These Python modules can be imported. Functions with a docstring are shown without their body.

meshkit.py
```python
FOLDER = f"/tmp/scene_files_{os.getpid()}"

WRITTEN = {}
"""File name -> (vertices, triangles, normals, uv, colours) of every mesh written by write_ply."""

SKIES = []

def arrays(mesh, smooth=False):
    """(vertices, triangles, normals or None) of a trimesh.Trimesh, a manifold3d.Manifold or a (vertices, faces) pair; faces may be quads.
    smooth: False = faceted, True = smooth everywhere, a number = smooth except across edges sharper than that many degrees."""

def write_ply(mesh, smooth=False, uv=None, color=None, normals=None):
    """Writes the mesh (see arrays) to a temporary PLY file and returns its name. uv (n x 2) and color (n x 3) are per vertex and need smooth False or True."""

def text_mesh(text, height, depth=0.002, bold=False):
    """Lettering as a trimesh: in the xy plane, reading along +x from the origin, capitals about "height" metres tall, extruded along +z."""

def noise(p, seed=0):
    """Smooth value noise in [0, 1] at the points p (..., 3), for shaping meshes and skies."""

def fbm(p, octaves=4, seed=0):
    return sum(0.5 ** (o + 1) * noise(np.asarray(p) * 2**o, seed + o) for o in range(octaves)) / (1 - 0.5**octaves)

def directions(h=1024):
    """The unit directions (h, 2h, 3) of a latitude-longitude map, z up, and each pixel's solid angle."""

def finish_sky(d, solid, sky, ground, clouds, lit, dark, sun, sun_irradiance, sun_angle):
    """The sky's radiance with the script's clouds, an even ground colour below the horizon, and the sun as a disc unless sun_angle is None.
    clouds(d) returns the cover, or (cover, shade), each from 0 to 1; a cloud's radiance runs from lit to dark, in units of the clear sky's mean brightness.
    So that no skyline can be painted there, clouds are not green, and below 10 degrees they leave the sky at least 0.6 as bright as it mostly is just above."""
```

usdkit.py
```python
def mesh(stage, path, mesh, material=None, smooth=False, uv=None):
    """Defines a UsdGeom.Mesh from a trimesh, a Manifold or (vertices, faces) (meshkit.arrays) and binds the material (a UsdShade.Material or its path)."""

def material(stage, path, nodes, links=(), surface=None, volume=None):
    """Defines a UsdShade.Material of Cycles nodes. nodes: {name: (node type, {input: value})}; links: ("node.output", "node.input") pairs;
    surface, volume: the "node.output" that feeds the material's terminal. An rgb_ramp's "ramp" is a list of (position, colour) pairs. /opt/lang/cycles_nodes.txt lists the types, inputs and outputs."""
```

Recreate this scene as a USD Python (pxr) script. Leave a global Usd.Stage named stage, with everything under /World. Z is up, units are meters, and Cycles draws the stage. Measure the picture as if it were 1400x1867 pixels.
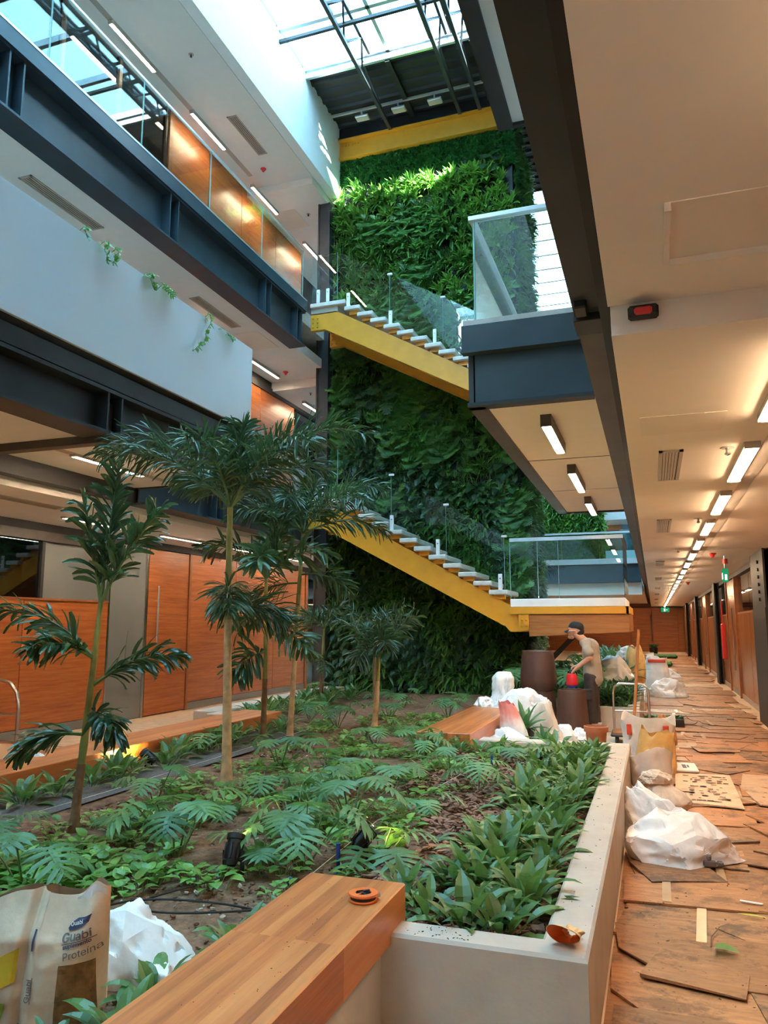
import math, random
import numpy as np
import trimesh, usdkit, meshkit
from pxr import Usd, UsdGeom, UsdLux, UsdShade, Gf, Sdf, Vt

stage = Usd.Stage.CreateInMemory()
UsdGeom.SetStageUpAxis(stage, 'Z')
world = UsdGeom.Xform.Define(stage, '/World')
stage.SetDefaultPrim(world.GetPrim())
PI = math.pi
R = random.Random(7)

# ---------------------------------------------------------------- camera
PITCH, YAW = math.atan(207.5 / 1402.0), None
YAW = math.atan(492 * math.cos(PITCH) / 1402.0)
fw = np.array([-math.sin(YAW) * math.cos(PITCH), math.cos(YAW) * math.cos(PITCH), math.sin(PITCH)])
rt = np.array([math.cos(YAW), math.sin(YAW), 0.0])
up = np.cross(rt, fw)
cam = UsdGeom.Camera.Define(stage, '/World/camera')
cam.AddTransformOp().Set(Gf.Matrix4d(*rt, 0, *up, 0, *(-fw), 0, 0, 0, 1.6, 1))
cam.CreateHorizontalApertureAttr(36.0)
cam.CreateVerticalApertureAttr(36.0 * 1867 / 1400)
cam.CreateFocalLengthAttr(36.0 * 1402 / 1400)
cam.CreateFStopAttr(0.0)
cam.CreateClippingRangeAttr(Gf.Vec2f(0.05, 500))
cam.CreateExposureAttr(0.48)

# ---------------------------------------------------------------- sky and sun
SKY = 4.2
sky = UsdLux.DomeLight.Define(stage, '/World/sky')
sky.CreateColorAttr(Gf.Vec3f(0.44, 0.79, 1.0))
sky.CreateIntensityAttr(SKY)
sun = UsdLux.DistantLight.Define(stage, '/World/sun')
sun.CreateColorAttr(Gf.Vec3f(1.0, 0.95, 0.86))
sun.CreateIntensityAttr(28.0)
sun.CreateAngleAttr(0.53)
sun.CreateNormalizeAttr(True)
SUN_TO = np.array([0.60, -0.60, 0.45])          # towards the sun
def aim(prim, d):
    z = np.asarray(d, float) / np.linalg.norm(d)
    x = np.cross([0, 0, 1.0], z); x /= np.linalg.norm(x)
    y = np.cross(z, x)
    prim.AddTransformOp().Set(Gf.Matrix4d(*x, 0, *y, 0, *z, 0, 0, 0, 0, 1))
aim(sun, SUN_TO)
LAMP_WARM = 78.0      # emission of the warm lamp tubes
LAMP_CORR = 55.0

# ---------------------------------------------------------------- materials
def mat(name, nodes, links, surface='p.BSDF', volume=None):
    return usdkit.material(stage, '/World/Looks/' + name, nodes, links, surface=surface, volume=volume)

def plain(name, col, rough=0.5, metal=0.0, var=0.12, scale=6.0, bump=0.0, bscale=60.0, **kw):
    """A colour with soft mottling and, if asked, a fine relief."""
    c = np.array(col, float)
    nodes = {
        'g': ('geometry', {}),
        'n': ('noise_texture', {'scale': scale, 'detail': 5.0, 'roughness': 0.6}),
        'r': ('rgb_ramp', {'ramp': [(0.3, tuple(c * (1 - var))), (0.7, tuple(np.minimum(c * (1 + var), 1)))]}),
        'p': ('principled_bsdf', {'roughness': rough, 'metallic': metal, **kw}),
    }
    links = [('g.position', 'n.vector'), ('n.fac', 'r.fac'), ('r.color', 'p.base_color')]
    if bump:
        nodes['n2'] = ('noise_texture', {'scale': bscale, 'detail': 4.0})
        nodes['b'] = ('bump', {'strength': 0.6, 'distance': bump})
        links += [('g.position', 'n2.vector'), ('n2.fac', 'b.height'), ('b.normal', 'p.normal')]
    return mat(name, nodes, links)

def wood(name, dark, mid, light, axis='x', rough=0.38, fine=9.0, long=0.5, strip=None):
    """Timber whose grain runs along one axis; strip gives glued laminations of that width across."""
    sc = {'x': (long, fine, fine), 'y': (fine, long, fine), 'z': (fine, fine, long)}[axis]
    nodes = {
        'g': ('geometry', {}), 'o': ('object_info', {}),
        'ro': ('vector_math', {'math_type': 'scale', 'vector1': (7.3, 3.1, 5.7)}),
        'ad': ('vector_math', {'math_type': 'add'}),
        'm': ('mapping', {'scale': sc}),
        'n': ('noise_texture', {'scale': 1.6, 'detail': 6.0, 'roughness': 0.62, 'distortion': 0.6}),
        'n2': ('noise_texture', {'scale': 7.0, 'detail': 3.0, 'roughness': 0.7}),
        'mx': ('mix_float', {'fac': 0.35}),
        'r': ('rgb_ramp', {'ramp': [(0.3, dark), (0.5, mid), (0.72, light)]}),
        'p': ('principled_bsdf', {'roughness': rough}),
    }
    links = [('o.random', 'ro.scale'), ('g.position', 'ad.vector1'), ('ro.vector', 'ad.vector2'), ('ad.vector', 'm.vector'), ('m.vector', 'n.vector'), ('m.vector', 'n2.vector'),
             ('n.fac', 'mx.a'), ('n2.fac', 'mx.b')]
    if strip:
        ax, w = strip
        k = [0, 0, 0]; k['xyz'.index(ax)] = 1.0 / w
        k['xyz'.index(axis)] = 0.55
        nodes['ms'] = ('mapping', {'scale': tuple(k)})
        nodes['fl'] = ('vector_math', {'math_type': 'floor'})
        nodes['wn'] = ('white_noise_texture', {'dimensions': '3D'})
        nodes['m3'] = ('mix_float', {'fac': 0.24})
        links += [('ad.vector', 'ms.vector'), ('ms.vector', 'fl.vector1'), ('fl.vector', 'wn.vector'), ('mx.result', 'm3.a'), ('wn.value', 'm3.b'), ('m3.result', 'r.fac')]
    else:
        links += [('mx.result', 'r.fac')]
    links += [('r.color', 'p.base_color')]
    return mat(name, nodes, links)

def glass(name, tint, rough=0.0, base=0.04, refl=(1, 1, 1)):
    """A pane: clear, with a reflection that rises towards grazing angles and lets sunlight pass."""
    nodes = {
        'lw': ('layer_weight', {'blend': 0.5}),
        'pw': ('math', {'math_type': 'power', 'value2': 5.0}),
        'ma': ('math', {'math_type': 'multiply_add', 'value2': 1.0 - base, 'value3': base, 'use_clamp': True}),
        't': ('transparent_bsdf', {'color': tint}),
        'gl': ('glossy_bsdf', {'color': refl, 'roughness': rough}),
        'mix': ('mix_closure', {}),
    }
    return mat(name, nodes, [('lw.facing', 'pw.value1'), ('pw.value', 'ma.value1'), ('ma.value', 'mix.fac'), ('t.BSDF', 'mix.closure1'), ('gl.BSDF', 'mix.closure2')], surface='mix.closure')

def glow(name, col, strength):
    return mat(name, {'e': ('emission', {'color': col, 'strength': strength})}, [], surface='e.emission')

def leafy(name, a, b, rough=0.42, trans=0.25, vein=0.0):
    """A leaf: two greens chosen per plant and mottled, some light passing through."""
    tl = tuple(min(1, x * 1.6) for x in b)
    nodes = {
        'g': ('geometry', {}), 'o': ('object_info', {}),
        'n': ('noise_texture', {'scale': 9.0, 'detail': 2.0}),
        'w': ('white_noise_texture', {'dimensions': '1D'}),
        'ri': ('math', {'math_type': 'add'}),
        'mxa': ('mix_float', {'fac': 0.55}), 'mxb': ('mix_float', {'fac': 0.4}),
        'r': ('rgb_ramp', {'ramp': [(0.2, a), (0.8, b)]}),
        'p': ('principled_bsdf', {'roughness': rough, 'specular_ior_level': 0.6}),
        't': ('translucent_bsdf', {'color': tl}),
        'mix': ('mix_closure', {'fac': trans}),
    }
    links = [('g.position', 'n.vector'), ('g.random_per_island', 'ri.value1'), ('o.random', 'ri.value2'), ('ri.value', 'w.w'), ('w.value', 'mxa.a'), ('n.fac', 'mxa.b'),
             ('mxa.result', 'r.fac'), ('r.color', 'p.base_color'), ('p.BSDF', 'mix.closure1'), ('t.BSDF', 'mix.closure2')]
    return mat(name, nodes, links, surface='mix.closure')

M = {}
M['white_paint'] = plain('white_paint', (0.86, 0.85, 0.83), 0.6, var=0.03)
M['ceiling_paint'] = plain('ceiling_paint', (0.80, 0.755, 0.70), 0.7, var=0.02)
M['right_ceiling'] = plain('right_ceiling', (0.84, 0.735, 0.625), 0.75, var=0.02)
M['hatch_paint'] = plain('hatch_paint', (0.80, 0.69, 0.575), 0.7, var=0.02)
M['planter_lacquer'] = plain('planter_lacquer', (0.84, 0.86, 0.90), 0.14, var=0.015, scale=2)
M['steel_blue'] = plain('steel_blue', (0.030, 0.052, 0.068), 0.42, metal=0.0, var=0.2, scale=3)
M['steel_grey'] = plain('steel_grey', (0.036, 0.040, 0.044), 0.45, var=0.2, scale=3)
M['steel_dark'] = plain('steel_dark', (0.022, 0.021, 0.021), 0.5, var=0.2, scale=3)
M['steel_bronze'] = plain('steel_bronze', (0.060, 0.048, 0.038), 0.45, var=0.25, scale=4)
M['black'] = plain('black_paint', (0.008, 0.008, 0.009), 0.6, var=0.2)
M['yellow'] = plain('yellow_steel', (0.72, 0.315, 0.020), 0.38, var=0.07, scale=5)
M['concrete'] = plain('concrete', (0.48, 0.41, 0.335), 0.7, var=0.10, scale=5, bump=0.002, bscale=45)
M['tread'] = plain('tread_concrete', (0.66, 0.62, 0.56), 0.7, var=0.12, scale=9, bump=0.002)
M['floor_left'] = plain('floor_screed', (0.66, 0.50, 0.35), 0.5, var=0.10, scale=2)
M['chrome'] = plain('brushed_steel', (0.72, 0.72, 0.70), 0.25, metal=1.0, var=0.05)
M['alu'] = plain('aluminium', (0.72, 0.76, 0.78), 0.35, metal=0.7, var=0.05)
M['frosted'] = plain('frosted_glass', (0.20, 0.215, 0.21), 0.22, var=0.03, scale=1.5)
M['wood_wall'] = wood('wood_wall', (0.25, 0.065, 0.014), (0.42, 0.125, 0.030), (0.55, 0.20, 0.055), 'y', 0.33, fine=10.0, long=0.5)
M['wood_wall_x'] = wood('wood_wall_x', (0.25, 0.075, 0.018), (0.42, 0.14, 0.036), (0.55, 0.21, 0.06), 'x', 0.33, fine=10.0, long=0.5)
M['wood_upright'] = wood('wood_upright', (0.17, 0.060, 0.020), (0.34, 0.135, 0.046), (0.46, 0.21, 0.085), 'z', 0.22, fine=11.0, long=0.6)
M['wood_bench_y'] = wood('wood_bench_y', (0.30, 0.075, 0.018), (0.50, 0.155, 0.038), (0.64, 0.25, 0.075), 'y', 0.36, fine=14, long=0.7, strip=('x', 0.045))
M['wood_trim'] = plain('wood_trim', (0.30, 0.10, 0.030), 0.4, var=0.2)
M['wood_landing'] = wood('wood_landing', (0.22, 0.075, 0.018), (0.40, 0.15, 0.038), (0.52, 0.22, 0.06), 'x', 0.35, fine=14, long=0.6)
M['soil'] = plain('soil', (0.185, 0.092, 0.048), 0.95, var=0.55, scale=14, bump=0.02, bscale=70)
M['bark'] = plain('bark', (0.20, 0.10, 0.062), 0.85, var=0.45, scale=17, bump=0.004, bscale=120)
M['gravel'] = plain('gravel', (0.115, 0.100, 0.090), 0.9, var=0.4, scale=60)
M['glass'] = glass('clear_glass', (0.90, 0.95, 0.93))
M['glass_blue'] = glass('tinted_glass', (0.66, 0.86, 0.88), base=0.03)
M['glass_dark'] = glass('window_glass', (0.55, 0.58, 0.58), base=0.07)
M['glass_roof'] = glass('roof_glass', (0.80, 0.90, 0.95), base=0.05)
M['glass_edge'] = plain('glass_edge', (0.30, 0.55, 0.52), 0.2, var=0.05)
M['lamp'] = glow('lamp_tube', (1.0, 0.76, 0.52), LAMP_WARM)
M['lamp_corr'] = glow('corridor_lamp_tube', (1.0, 0.69, 0.42), LAMP_CORR)
M['lamp_cool'] = glow('cool_lamp', (1.0, 0.92, 0.82), 12.0)
M['spot_glow'] = glow('spot_glow', (1.0, 0.72, 0.26), 700.0)
M['exit_green'] = glow('exit_green', (0.03, 0.50, 0.20), 0.45)
M['exit_white'] = glow('exit_white', (0.8, 1.0, 0.85), 0.9)
M['red'] = plain('red_plastic', (0.62, 0.03, 0.035), 0.35, var=0.06)
M['vent_dark'] = plain('vent_dark', (0.10, 0.075, 0.055), 0.6)
M['vent_slat'] = plain('vent_slat', (0.46, 0.40, 0.34), 0.4, var=0.05)

# ---------------------------------------------------------------- building helpers
taken = {}
def numbered(path):
    if path not in taken:
        taken[path] = 0
        return path
    taken[path] += 1
    return f'{path}_{taken[path]:03d}'

def tag(prim, label=None, cat=None, group=None, kind=None):
    for k, v in (('label', label), ('category', cat), ('group', group), ('kind', kind)):
        if v:
            prim.SetCustomDataByKey(k, v)
    return prim

def obj(name, mesh, material, parent=None, label=None, cat=None, group=None, kind=None, smooth=False):
    base = '/World' if parent is None else str(parent.GetPath())
    if isinstance(mesh, MB):
        mesh = mesh.get()
    m = usdkit.mesh(stage, numbered(base + '/' + name), mesh, M[material] if isinstance(material, str) else material, smooth=smooth)
    return tag(m.GetPrim(), label, cat, group, kind)

def matrix(loc=(0, 0, 0), rz=0.0, s=1.0, rx=0.0, ry=0.0, rot=None):
    c = trimesh.transformations.euler_matrix(rx, ry, rz) if rot is None else np.array(rot, float)
    m = np.eye(4)
    m[:3, :3] = c[:3, :3] * np.asarray(s, float)
    m[:3, 3] = loc
    return m

def place(prim, m):
    x = UsdGeom.Xformable(prim)
    ops = x.GetOrderedXformOps()
    op = ops[0] if ops else x.AddTransformOp()
    op.Set(Gf.Matrix4d(*np.asarray(m, float).T.ravel()))

def thing(name, label=None, cat=None, loc=(0, 0, 0), rz=0.0, s=1.0, group=None, kind=None, m=None):
    x = UsdGeom.Xform.Define(stage, numbered('/World/' + name)).GetPrim()
    place(x, matrix(loc, rz, s) if m is None else m)
    return tag(x, label, cat, group, kind)

stage.CreateClassPrim('/World/Kinds')
def kind_of(name):
    """A class prim (never drawn itself) whose parts the copies share."""
    p = UsdGeom.Xform.Define(stage, numbered('/World/Kinds/' + name)).GetPrim()
    UsdGeom.Xformable(p).AddTransformOp().Set(Gf.Matrix4d(1))
    return p

def copy(src, name, label, cat, loc=(0, 0, 0), rz=0.0, s=1.0, group=None, m=None):
    p = stage.DefinePrim(numbered('/World/' + name), 'Xform')
    p.GetReferences().AddInternalReference(src.GetPath())
    p.SetInstanceable(True)
    place(p, matrix(loc, rz, s) if m is None else m)
    return tag(p, label, cat, group)

def scatter(path_parent, name, protos, mats4, idx, label=None, cat=None, group=None):
    """protos: list of (mesh, material); one PointInstancer of kind stuff."""
    base = '/World' if path_parent is None else str(path_parent.GetPath())
    pi = UsdGeom.PointInstancer.Define(stage, numbered(base + '/' + name))
    for k, (me, ma) in enumerate(protos):
        pm = usdkit.mesh(stage, f'{pi.GetPath()}/piece_{k:03d}', me, M[ma], smooth=False)
        pi.CreatePrototypesRel().AddTarget(pm.GetPath())
    pos, ori, sca = [], [], []
    for m in mats4:
        s = np.linalg.norm(m[:3, :3], axis=0)
        q = trimesh.transformations.quaternion_from_matrix(np.block([[m[:3, :3] / s, np.zeros((3, 1))], [np.zeros((1, 3)), 1]]))
        pos.append(m[:3, 3]); ori.append(q); sca.append(s)
    pi.CreatePositionsAttr(Vt.Vec3fArray.FromNumpy(np.array(pos, np.float32)))
    pi.CreateOrientationsAttr(Vt.QuathArray([Gf.Quath(*map(float, q)) for q in ori]))
    pi.CreateScalesAttr(Vt.Vec3fArray.FromNumpy(np.array(sca, np.float32)))
    pi.CreateProtoIndicesAttr(Vt.IntArray([int(i) for i in idx]))
    return tag(pi.GetPrim(), label, cat, group, 'stuff')

class MB:
    """Collects simple shapes into one mesh."""
    def __init__(s):
        s.v, s.f, s.n = [], [], 0
    def add(s, v, f, m=None):
        v = np.asarray(v, float)
        f = np.asarray(f, int)
        if f.shape[1] == 4:
            f = np.vstack([f[:, [0, 1, 2]], f[:, [0, 2, 3]]])
        if m is not None:
            v = v @ m[:3, :3].T + m[:3, 3]
        s.v.append(v); s.f.append(f + s.n); s.n += len(v)
        return s
    def tm(s, t, m=None):
        return s.add(t.vertices, t.faces, m)
    def box(s, x0, x1, y0, y1, z0, z1, c=0.0, m=None):
        lo = np.array([min(x0, x1), min(y0, y1), min(z0, z1)], float); hi = np.array([max(x0, x1), max(y0, y1), max(z0, z1)], float)
        if c > 0:
            c = min(c, 0.45 * (hi - lo).min())
            pts = []
            for i in range(3):
                a, b = lo + c, hi - c
                a[i], b[i] = lo[i], hi[i]
                for k in range(8):
                    pts.append([(a, b)[k >> j & 1][j] for j in range(3)])
            h = trimesh.convex.convex_hull(np.array(pts))
            return s.add(h.vertices, h.faces, m)
        v = [[(lo, hi)[k >> j & 1][j] for j in range(3)] for k in range(8)]
        f = [[0, 2, 3, 1], [4, 5, 7, 6], [0, 1, 5, 4], [2, 6, 7, 3], [0, 4, 6, 2], [1, 3, 7, 5]]
        return s.add(v, f, m)
    def bar(s, a, b, w, h=None, upv=(0, 0, 1)):
        """A rectangular bar from a to b."""
        a, b = np.asarray(a, float), np.asarray(b, float)
        h = w if h is None else h
        L = np.linalg.norm(b - a); d = (b - a) / L
        u = np.asarray(upv, float)
        if abs(d @ u) > 0.98:
            u = np.array([1.0, 0, 0])
        x = np.cross(d, u); x /= np.linalg.norm(x)
        z = np.cross(x, d)
        m = np.eye(4); m[:3, 0], m[:3, 1], m[:3, 2], m[:3, 3] = x, d, z, a
        return s.box(-w / 2, w / 2, 0, L, -h / 2, h / 2, m=m)
    def tube(s, pts, rad, sides=6, cap=True):
        p = np.asarray(pts, float); n = len(p)
        rad = np.broadcast_to(np.asarray(rad, float), (n,))
        t = np.gradient(p, axis=0); t /= np.linalg.norm(t, axis=1, keepdims=True) + 1e-12
        ref = np.array([0, 0, 1.0]) if abs(t[0][2]) < 0.9 else np.array([1.0, 0, 0])
        v = []
        for i in range(n):
            a = np.cross(t[i], ref); a /= np.linalg.norm(a) + 1e-12
            b = np.cross(t[i], a); ref = np.cross(a, t[i]) if True else ref
            for k in range(sides):
                an = 2 * PI * k / sides
                v.append(p[i] + rad[i] * (math.cos(an) * a + math.sin(an) * b))
        f = []
        for i in range(n - 1):
            for k in range(sides):
                f.append([i * sides + k, i * sides + (k + 1) % sides, (i + 1) * sides + (k + 1) % sides, (i + 1) * sides + k])
        s.add(v, f)
        if cap:
            for i, rev in ((0, True), (n - 1, False)):
                ring = [i * sides + k for k in range(sides)]
                tri = [[ring[0], ring[k], ring[k + 1]] for k in range(1, sides - 1)]
                s.f.append(np.array([r[::-1] if not rev else r for r in tri]) + s.n - n * sides)
        return s
    def lathe(s, prof, sides=24, m=None):
        prof = np.asarray(prof, float)
        v = [[r * math.cos(2 * PI * k / sides), r * math.sin(2 * PI * k / sides), z] for r, z in prof for k in range(sides)]
        f = [[i * sides + k, i * sides + (k + 1) % sides, (i + 1) * sides + (k + 1) % sides, (i + 1) * sides + k] for i in range(len(prof) - 1) for k in range(sides)]
        return s.add(v, f, m)
    def grid(s, P, close_u=False):
        """P: (nu, nv, 3) points as a quad sheet."""
        P = np.asarray(P, float); nu, nv = P.shape[:2]
        f = [[i * nv + j, i * nv + j + 1, ((i + 1) % nu) * nv + j + 1, ((i + 1) % nu) * nv + j] for i in range(nu if close_u else nu - 1) for j in range(nv - 1)]
        return s.add(P.reshape(-1, 3), f)
    def get(s):
        return np.vstack(s.v), np.vstack(s.f)

def B(*a, c=0.0):
    return MB().box(*a, c=c)

def ordinal(k):
    return ['first', 'second', 'third', 'fourth', 'fifth', 'sixth', 'seventh', 'eighth', 'ninth', 'tenth', 'eleventh', 'twelfth', 'thirteenth', 'fourteenth', 'fifteenth', 'sixteenth', 'seventeenth', 'eighteenth', 'nineteenth', 'twentieth', 'twenty-first', 'twenty-second', 'twenty-third', 'twenty-fourth', 'twenty-fifth', 'twenty-sixth', 'twenty-seventh', 'twenty-eighth', 'twenty-ninth', 'thirtieth'][k] if k < 30 else f'{k + 1}th'
# ================================================================ THE SETTING
def struct(name, mesh, m, parent=None, label=None):
    return obj(name, mesh, m, parent, label=label, kind=None if parent else 'structure')
def sthing(name, label=None):
    return thing(name, label, kind='structure')

XL, XR = -8.6, 1.8            # the two shop-front walls
ZC = 2.8                       # corridor ceiling
struct('floor', B(-10.6, 2.4, -4, 56, -0.12, 0), 'floor_left')
# corridor ceiling: a high part over the viewer, a step, a long low part with fine joints
t = sthing('ceiling_corridor')
jy = [3.22, 13.2, 22.5, 32, 42, 52]
for a, b in zip(jy[:-1], jy[1:]):
    obj('ceiling_panel', B(-0.11, 2.2, a + (0.012 if a > 3.3 else 0), b, ZC, 3.0), 'right_ceiling', t)
obj('ceiling_panel', B(-0.12, 2.2, -4, 3.22, 2.93, 3.1), 'right_ceiling', t)
obj('shadow_gap', B(-0.16, -0.115, -4, 52, 2.96, 3.32), 'black', t)
# slabs and roofs
struct('floor_upper_right', B(-0.30, 2.4, -4, 52, 3.32, 4.0), 'steel_dark')
struct('floor_upper_left', MB().box(-9, -6.45, -4, 52, 3.75, 4.0).box(-6.45, -5.01, -4, 8.46, 3.75, 4.0), 'tread')
struct('floor_top_left', B(-9, -6.45, -4, 34, 7.72, 8.0), 'tread')
t = sthing('ceiling_top_right')
obj('soffit', B(-1.23, 2.2, -4, 7.95, 7.2, 7.4), 'white_paint', t)
obj('fascia', B(-1.40, -1.23, -4, 8.0, 7.16, 8.0), 'steel_dark', t)
obj('slab', B(-1.23, 2.2, -4, 7.95, 7.4, 8.0), 'tread', t)
obj('end_fascia', B(-1.23, 2.2, 7.95, 8.0, 7.16, 8.0), 'steel_dark', t)
struct('ceiling_ground_left', B(-9, -6.62, -4, 30, 3.12, 3.3), 'ceiling_paint')
struct('ceiling_middle_left', MB().box(-9, -6.5, -4, 15.2, 7.1, 7.3).box(-9, -6.5, 15.2, 30, 6.9, 7.3), 'ceiling_paint')
struct('ceiling_top_left', MB().box(-9, -6.405, -4, 13.8, 11.05, 11.3).box(-9, -6.405, 13.8, 30, 10.9, 11.3), 'ceiling_paint')
struct('wall_lightwell', B(-6.4, -6.2, -4, 15.05, 11.05, 12.82, c=0.004), 'white_paint')
struct('wall_outer_left', B(-10.8, -10.6, -4, 56, -0.1, 13), 'white_paint')
struct('wall_upper_left', B(-9.2, -9.0, -4, 56, 3.3, 13), 'white_paint')
struct('wall_outer_right', B(2.2, 2.4, -4, 56, -0.1, 13), 'white_paint')
struct('wall_front', B(-10.6, 2.4, -4.2, -4, -0.1, 13), 'white_paint')
struct('wall_rear', B(-10.6, 2.4, 56, 56.2, -0.1, 13), 'white_paint')
struct('ceiling_roof', MB().box(-1.25, 2.4, -4.2, 56, 12.8, 13.0).box(-10.8, -6.25, -4.2, 56, 12.82, 13.0).box(-6.3, -1.2, 34, 56, 12.8, 13.0), 'steel_dark')
struct('wall_roof_storey', MB().box(-1.25, 2.4, -4.2, 8.0, 13.0, 16.0).box(-1.25, 1.0, -4.2, 6.5, 16.0, 18.0), 'white_paint')  # unseen boxes added above the roof to limit where the sun lands
struct('wall_lightwell_right', B(-1.30, -1.16, -4, 18.9, 11.2, 12.82), 'steel_dark')

# ---- corrugated roof sheet between the two skylights
def corrugated(y0, y1, z, x0, x1):
    prof, y = [], y0
    while y < y1 - 0.01:
        prof += [(y, z), (y + 0.03, z + 0.05), (y + 0.20, z + 0.05), (y + 0.23, z)]
        y += 0.29
    prof.append((y1, z))
    P = np.array([[(x, a, b) for a, b in prof] for x in (x0, x1)])
    Q = P.copy(); Q[..., 2] += 0.02
    mb = MB().grid(P).grid(Q[::-1])
    return mb
t = thing('roof_deck', 'black corrugated metal roof sheet above the yellow beam over the living wall', 'roof')
obj('metal_sheet', corrugated(13.02, 18.8, 12.74, -6.25, -1.2), 'steel_dark', t)
for x in (-4.45, -2.75):
    obj('purlin', B(x - 0.05, x + 0.05, 13.0, 18.8, 12.64, 12.735), 'steel_dark', t)
obj('edge_flashing', B(-6.2, -1.2, 12.96, 13.02, 12.68, 13.0), 'alu', t)
t = thing('roof_beam', 'black steel beam between the corrugated roof and the yellow beam', 'beam')
obj('web', B(-6.3, -1.3, 14.78, 14.86, 12.46, 12.74), 'black', t)
obj('flange', B(-6.3, -1.3, 14.70, 14.95, 12.44, 12.47), 'black', t)
t = thing('yellow_beam', 'yellow steel beam across the top of the living wall', 'beam')
obj('web', B(-6.2, -2.2, 14.80, 14.86, 12.0, 12.41), 'yellow', t)
obj('flange', B(-6.2, -2.2, 14.70, 14.88, 12.405, 12.435), 'yellow', t)
obj('flange', B(-6.2, -2.2, 14.74, 14.88, 11.98, 12.005), 'yellow', t)
for k in range(6):
    obj('bolt', B(-6.14 + k * 0.075, -6.11 + k * 0.075, 14.775, 14.80, 12.30, 12.34, c=0.006), 'yellow', t)

# ---- skylights
def skylight(n, y0, y1, step, x0, x1, z, label, xs):
    t = thing('skylight', label, 'skylight')
    ys = list(np.arange(y1, y0, -step)) + [y0]
    xx = [x0] + xs + [x1]
    for y in ys:
        obj('mullion', B(x0, x1, y - 0.04, y + 0.04, z - 0.10, z + 0.04), 'alu', t)
    for x in xs:
        obj('glazing_bar', B(x - 0.035, x + 0.035, y0, y1, z - 0.10, z + 0.035), 'alu', t)
    for ya, yb in zip(ys[1:], ys[:-1]):
        for xa, xb in zip(xx[:-1], xx[1:]):
            obj('pane', B(xa + 0.03, xb - 0.03, ya + 0.03, yb - 0.03, z, z + 0.016), 'glass_roof', t)
    return t
skylight(1, -3.95, 12.96, 1.16, -6.24, -1.2, 12.92, 'large glazed skylight over the near part of the atrium', [-4.42, -2.7])
skylight(2, 18.85, 33.95, 0.95, -6.24, -1.2, 12.92, 'glazed skylight with closely set bars beyond the living wall', [])

def truss(x, y0, y1, zb, zt, label):
    t = thing('roof_truss', label, 'truss')
    obj('bottom_chord', MB().bar((x, y0, zb), (x, y1, zb), 0.07), 'steel_grey', t)
    for s in (-0.16, 0.16):
        obj('top_chord', MB().bar((x + s, y0, zt), (x + s, 12.9, zt), 0.05), 'steel_grey', t)
    obj('end_web', MB().bar((x, y1 - 0.3, zb), (x, 12.95, zt - 0.1), 0.04), 'steel_grey', t)
    y = 12.95
    k = 0
    while y - 0.95 > y0:
        for s in (-0.16, 0.16):
            obj('brace', MB().bar((x, y, zb), (x + s, y - 0.48, zt), 0.035), 'steel_grey', t)
            obj('brace', MB().bar((x + s, y - 0.48, zt), (x, y - 0.96, zb), 0.035), 'steel_grey', t)
        y -= 0.96
        if k < 5:
            obj('tie', MB().bar((x - 0.16, y + 0.48, zt), (x + 0.16, y + 0.48, zt), 0.035), 'steel_grey', t)
        k += 1
truss(-4.95, -3.9, 14.68, 12.42, 12.84, 'grey steel roof truss nearest the white lightwell wall')
truss(-3.38, -3.9, 14.68, 12.42, 12.84, 'grey steel roof truss in the middle of the skylight')
truss(-2.95, -3.9, 14.68, 12.42, 12.84, 'grey steel roof truss furthest from the white lightwell wall')
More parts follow.
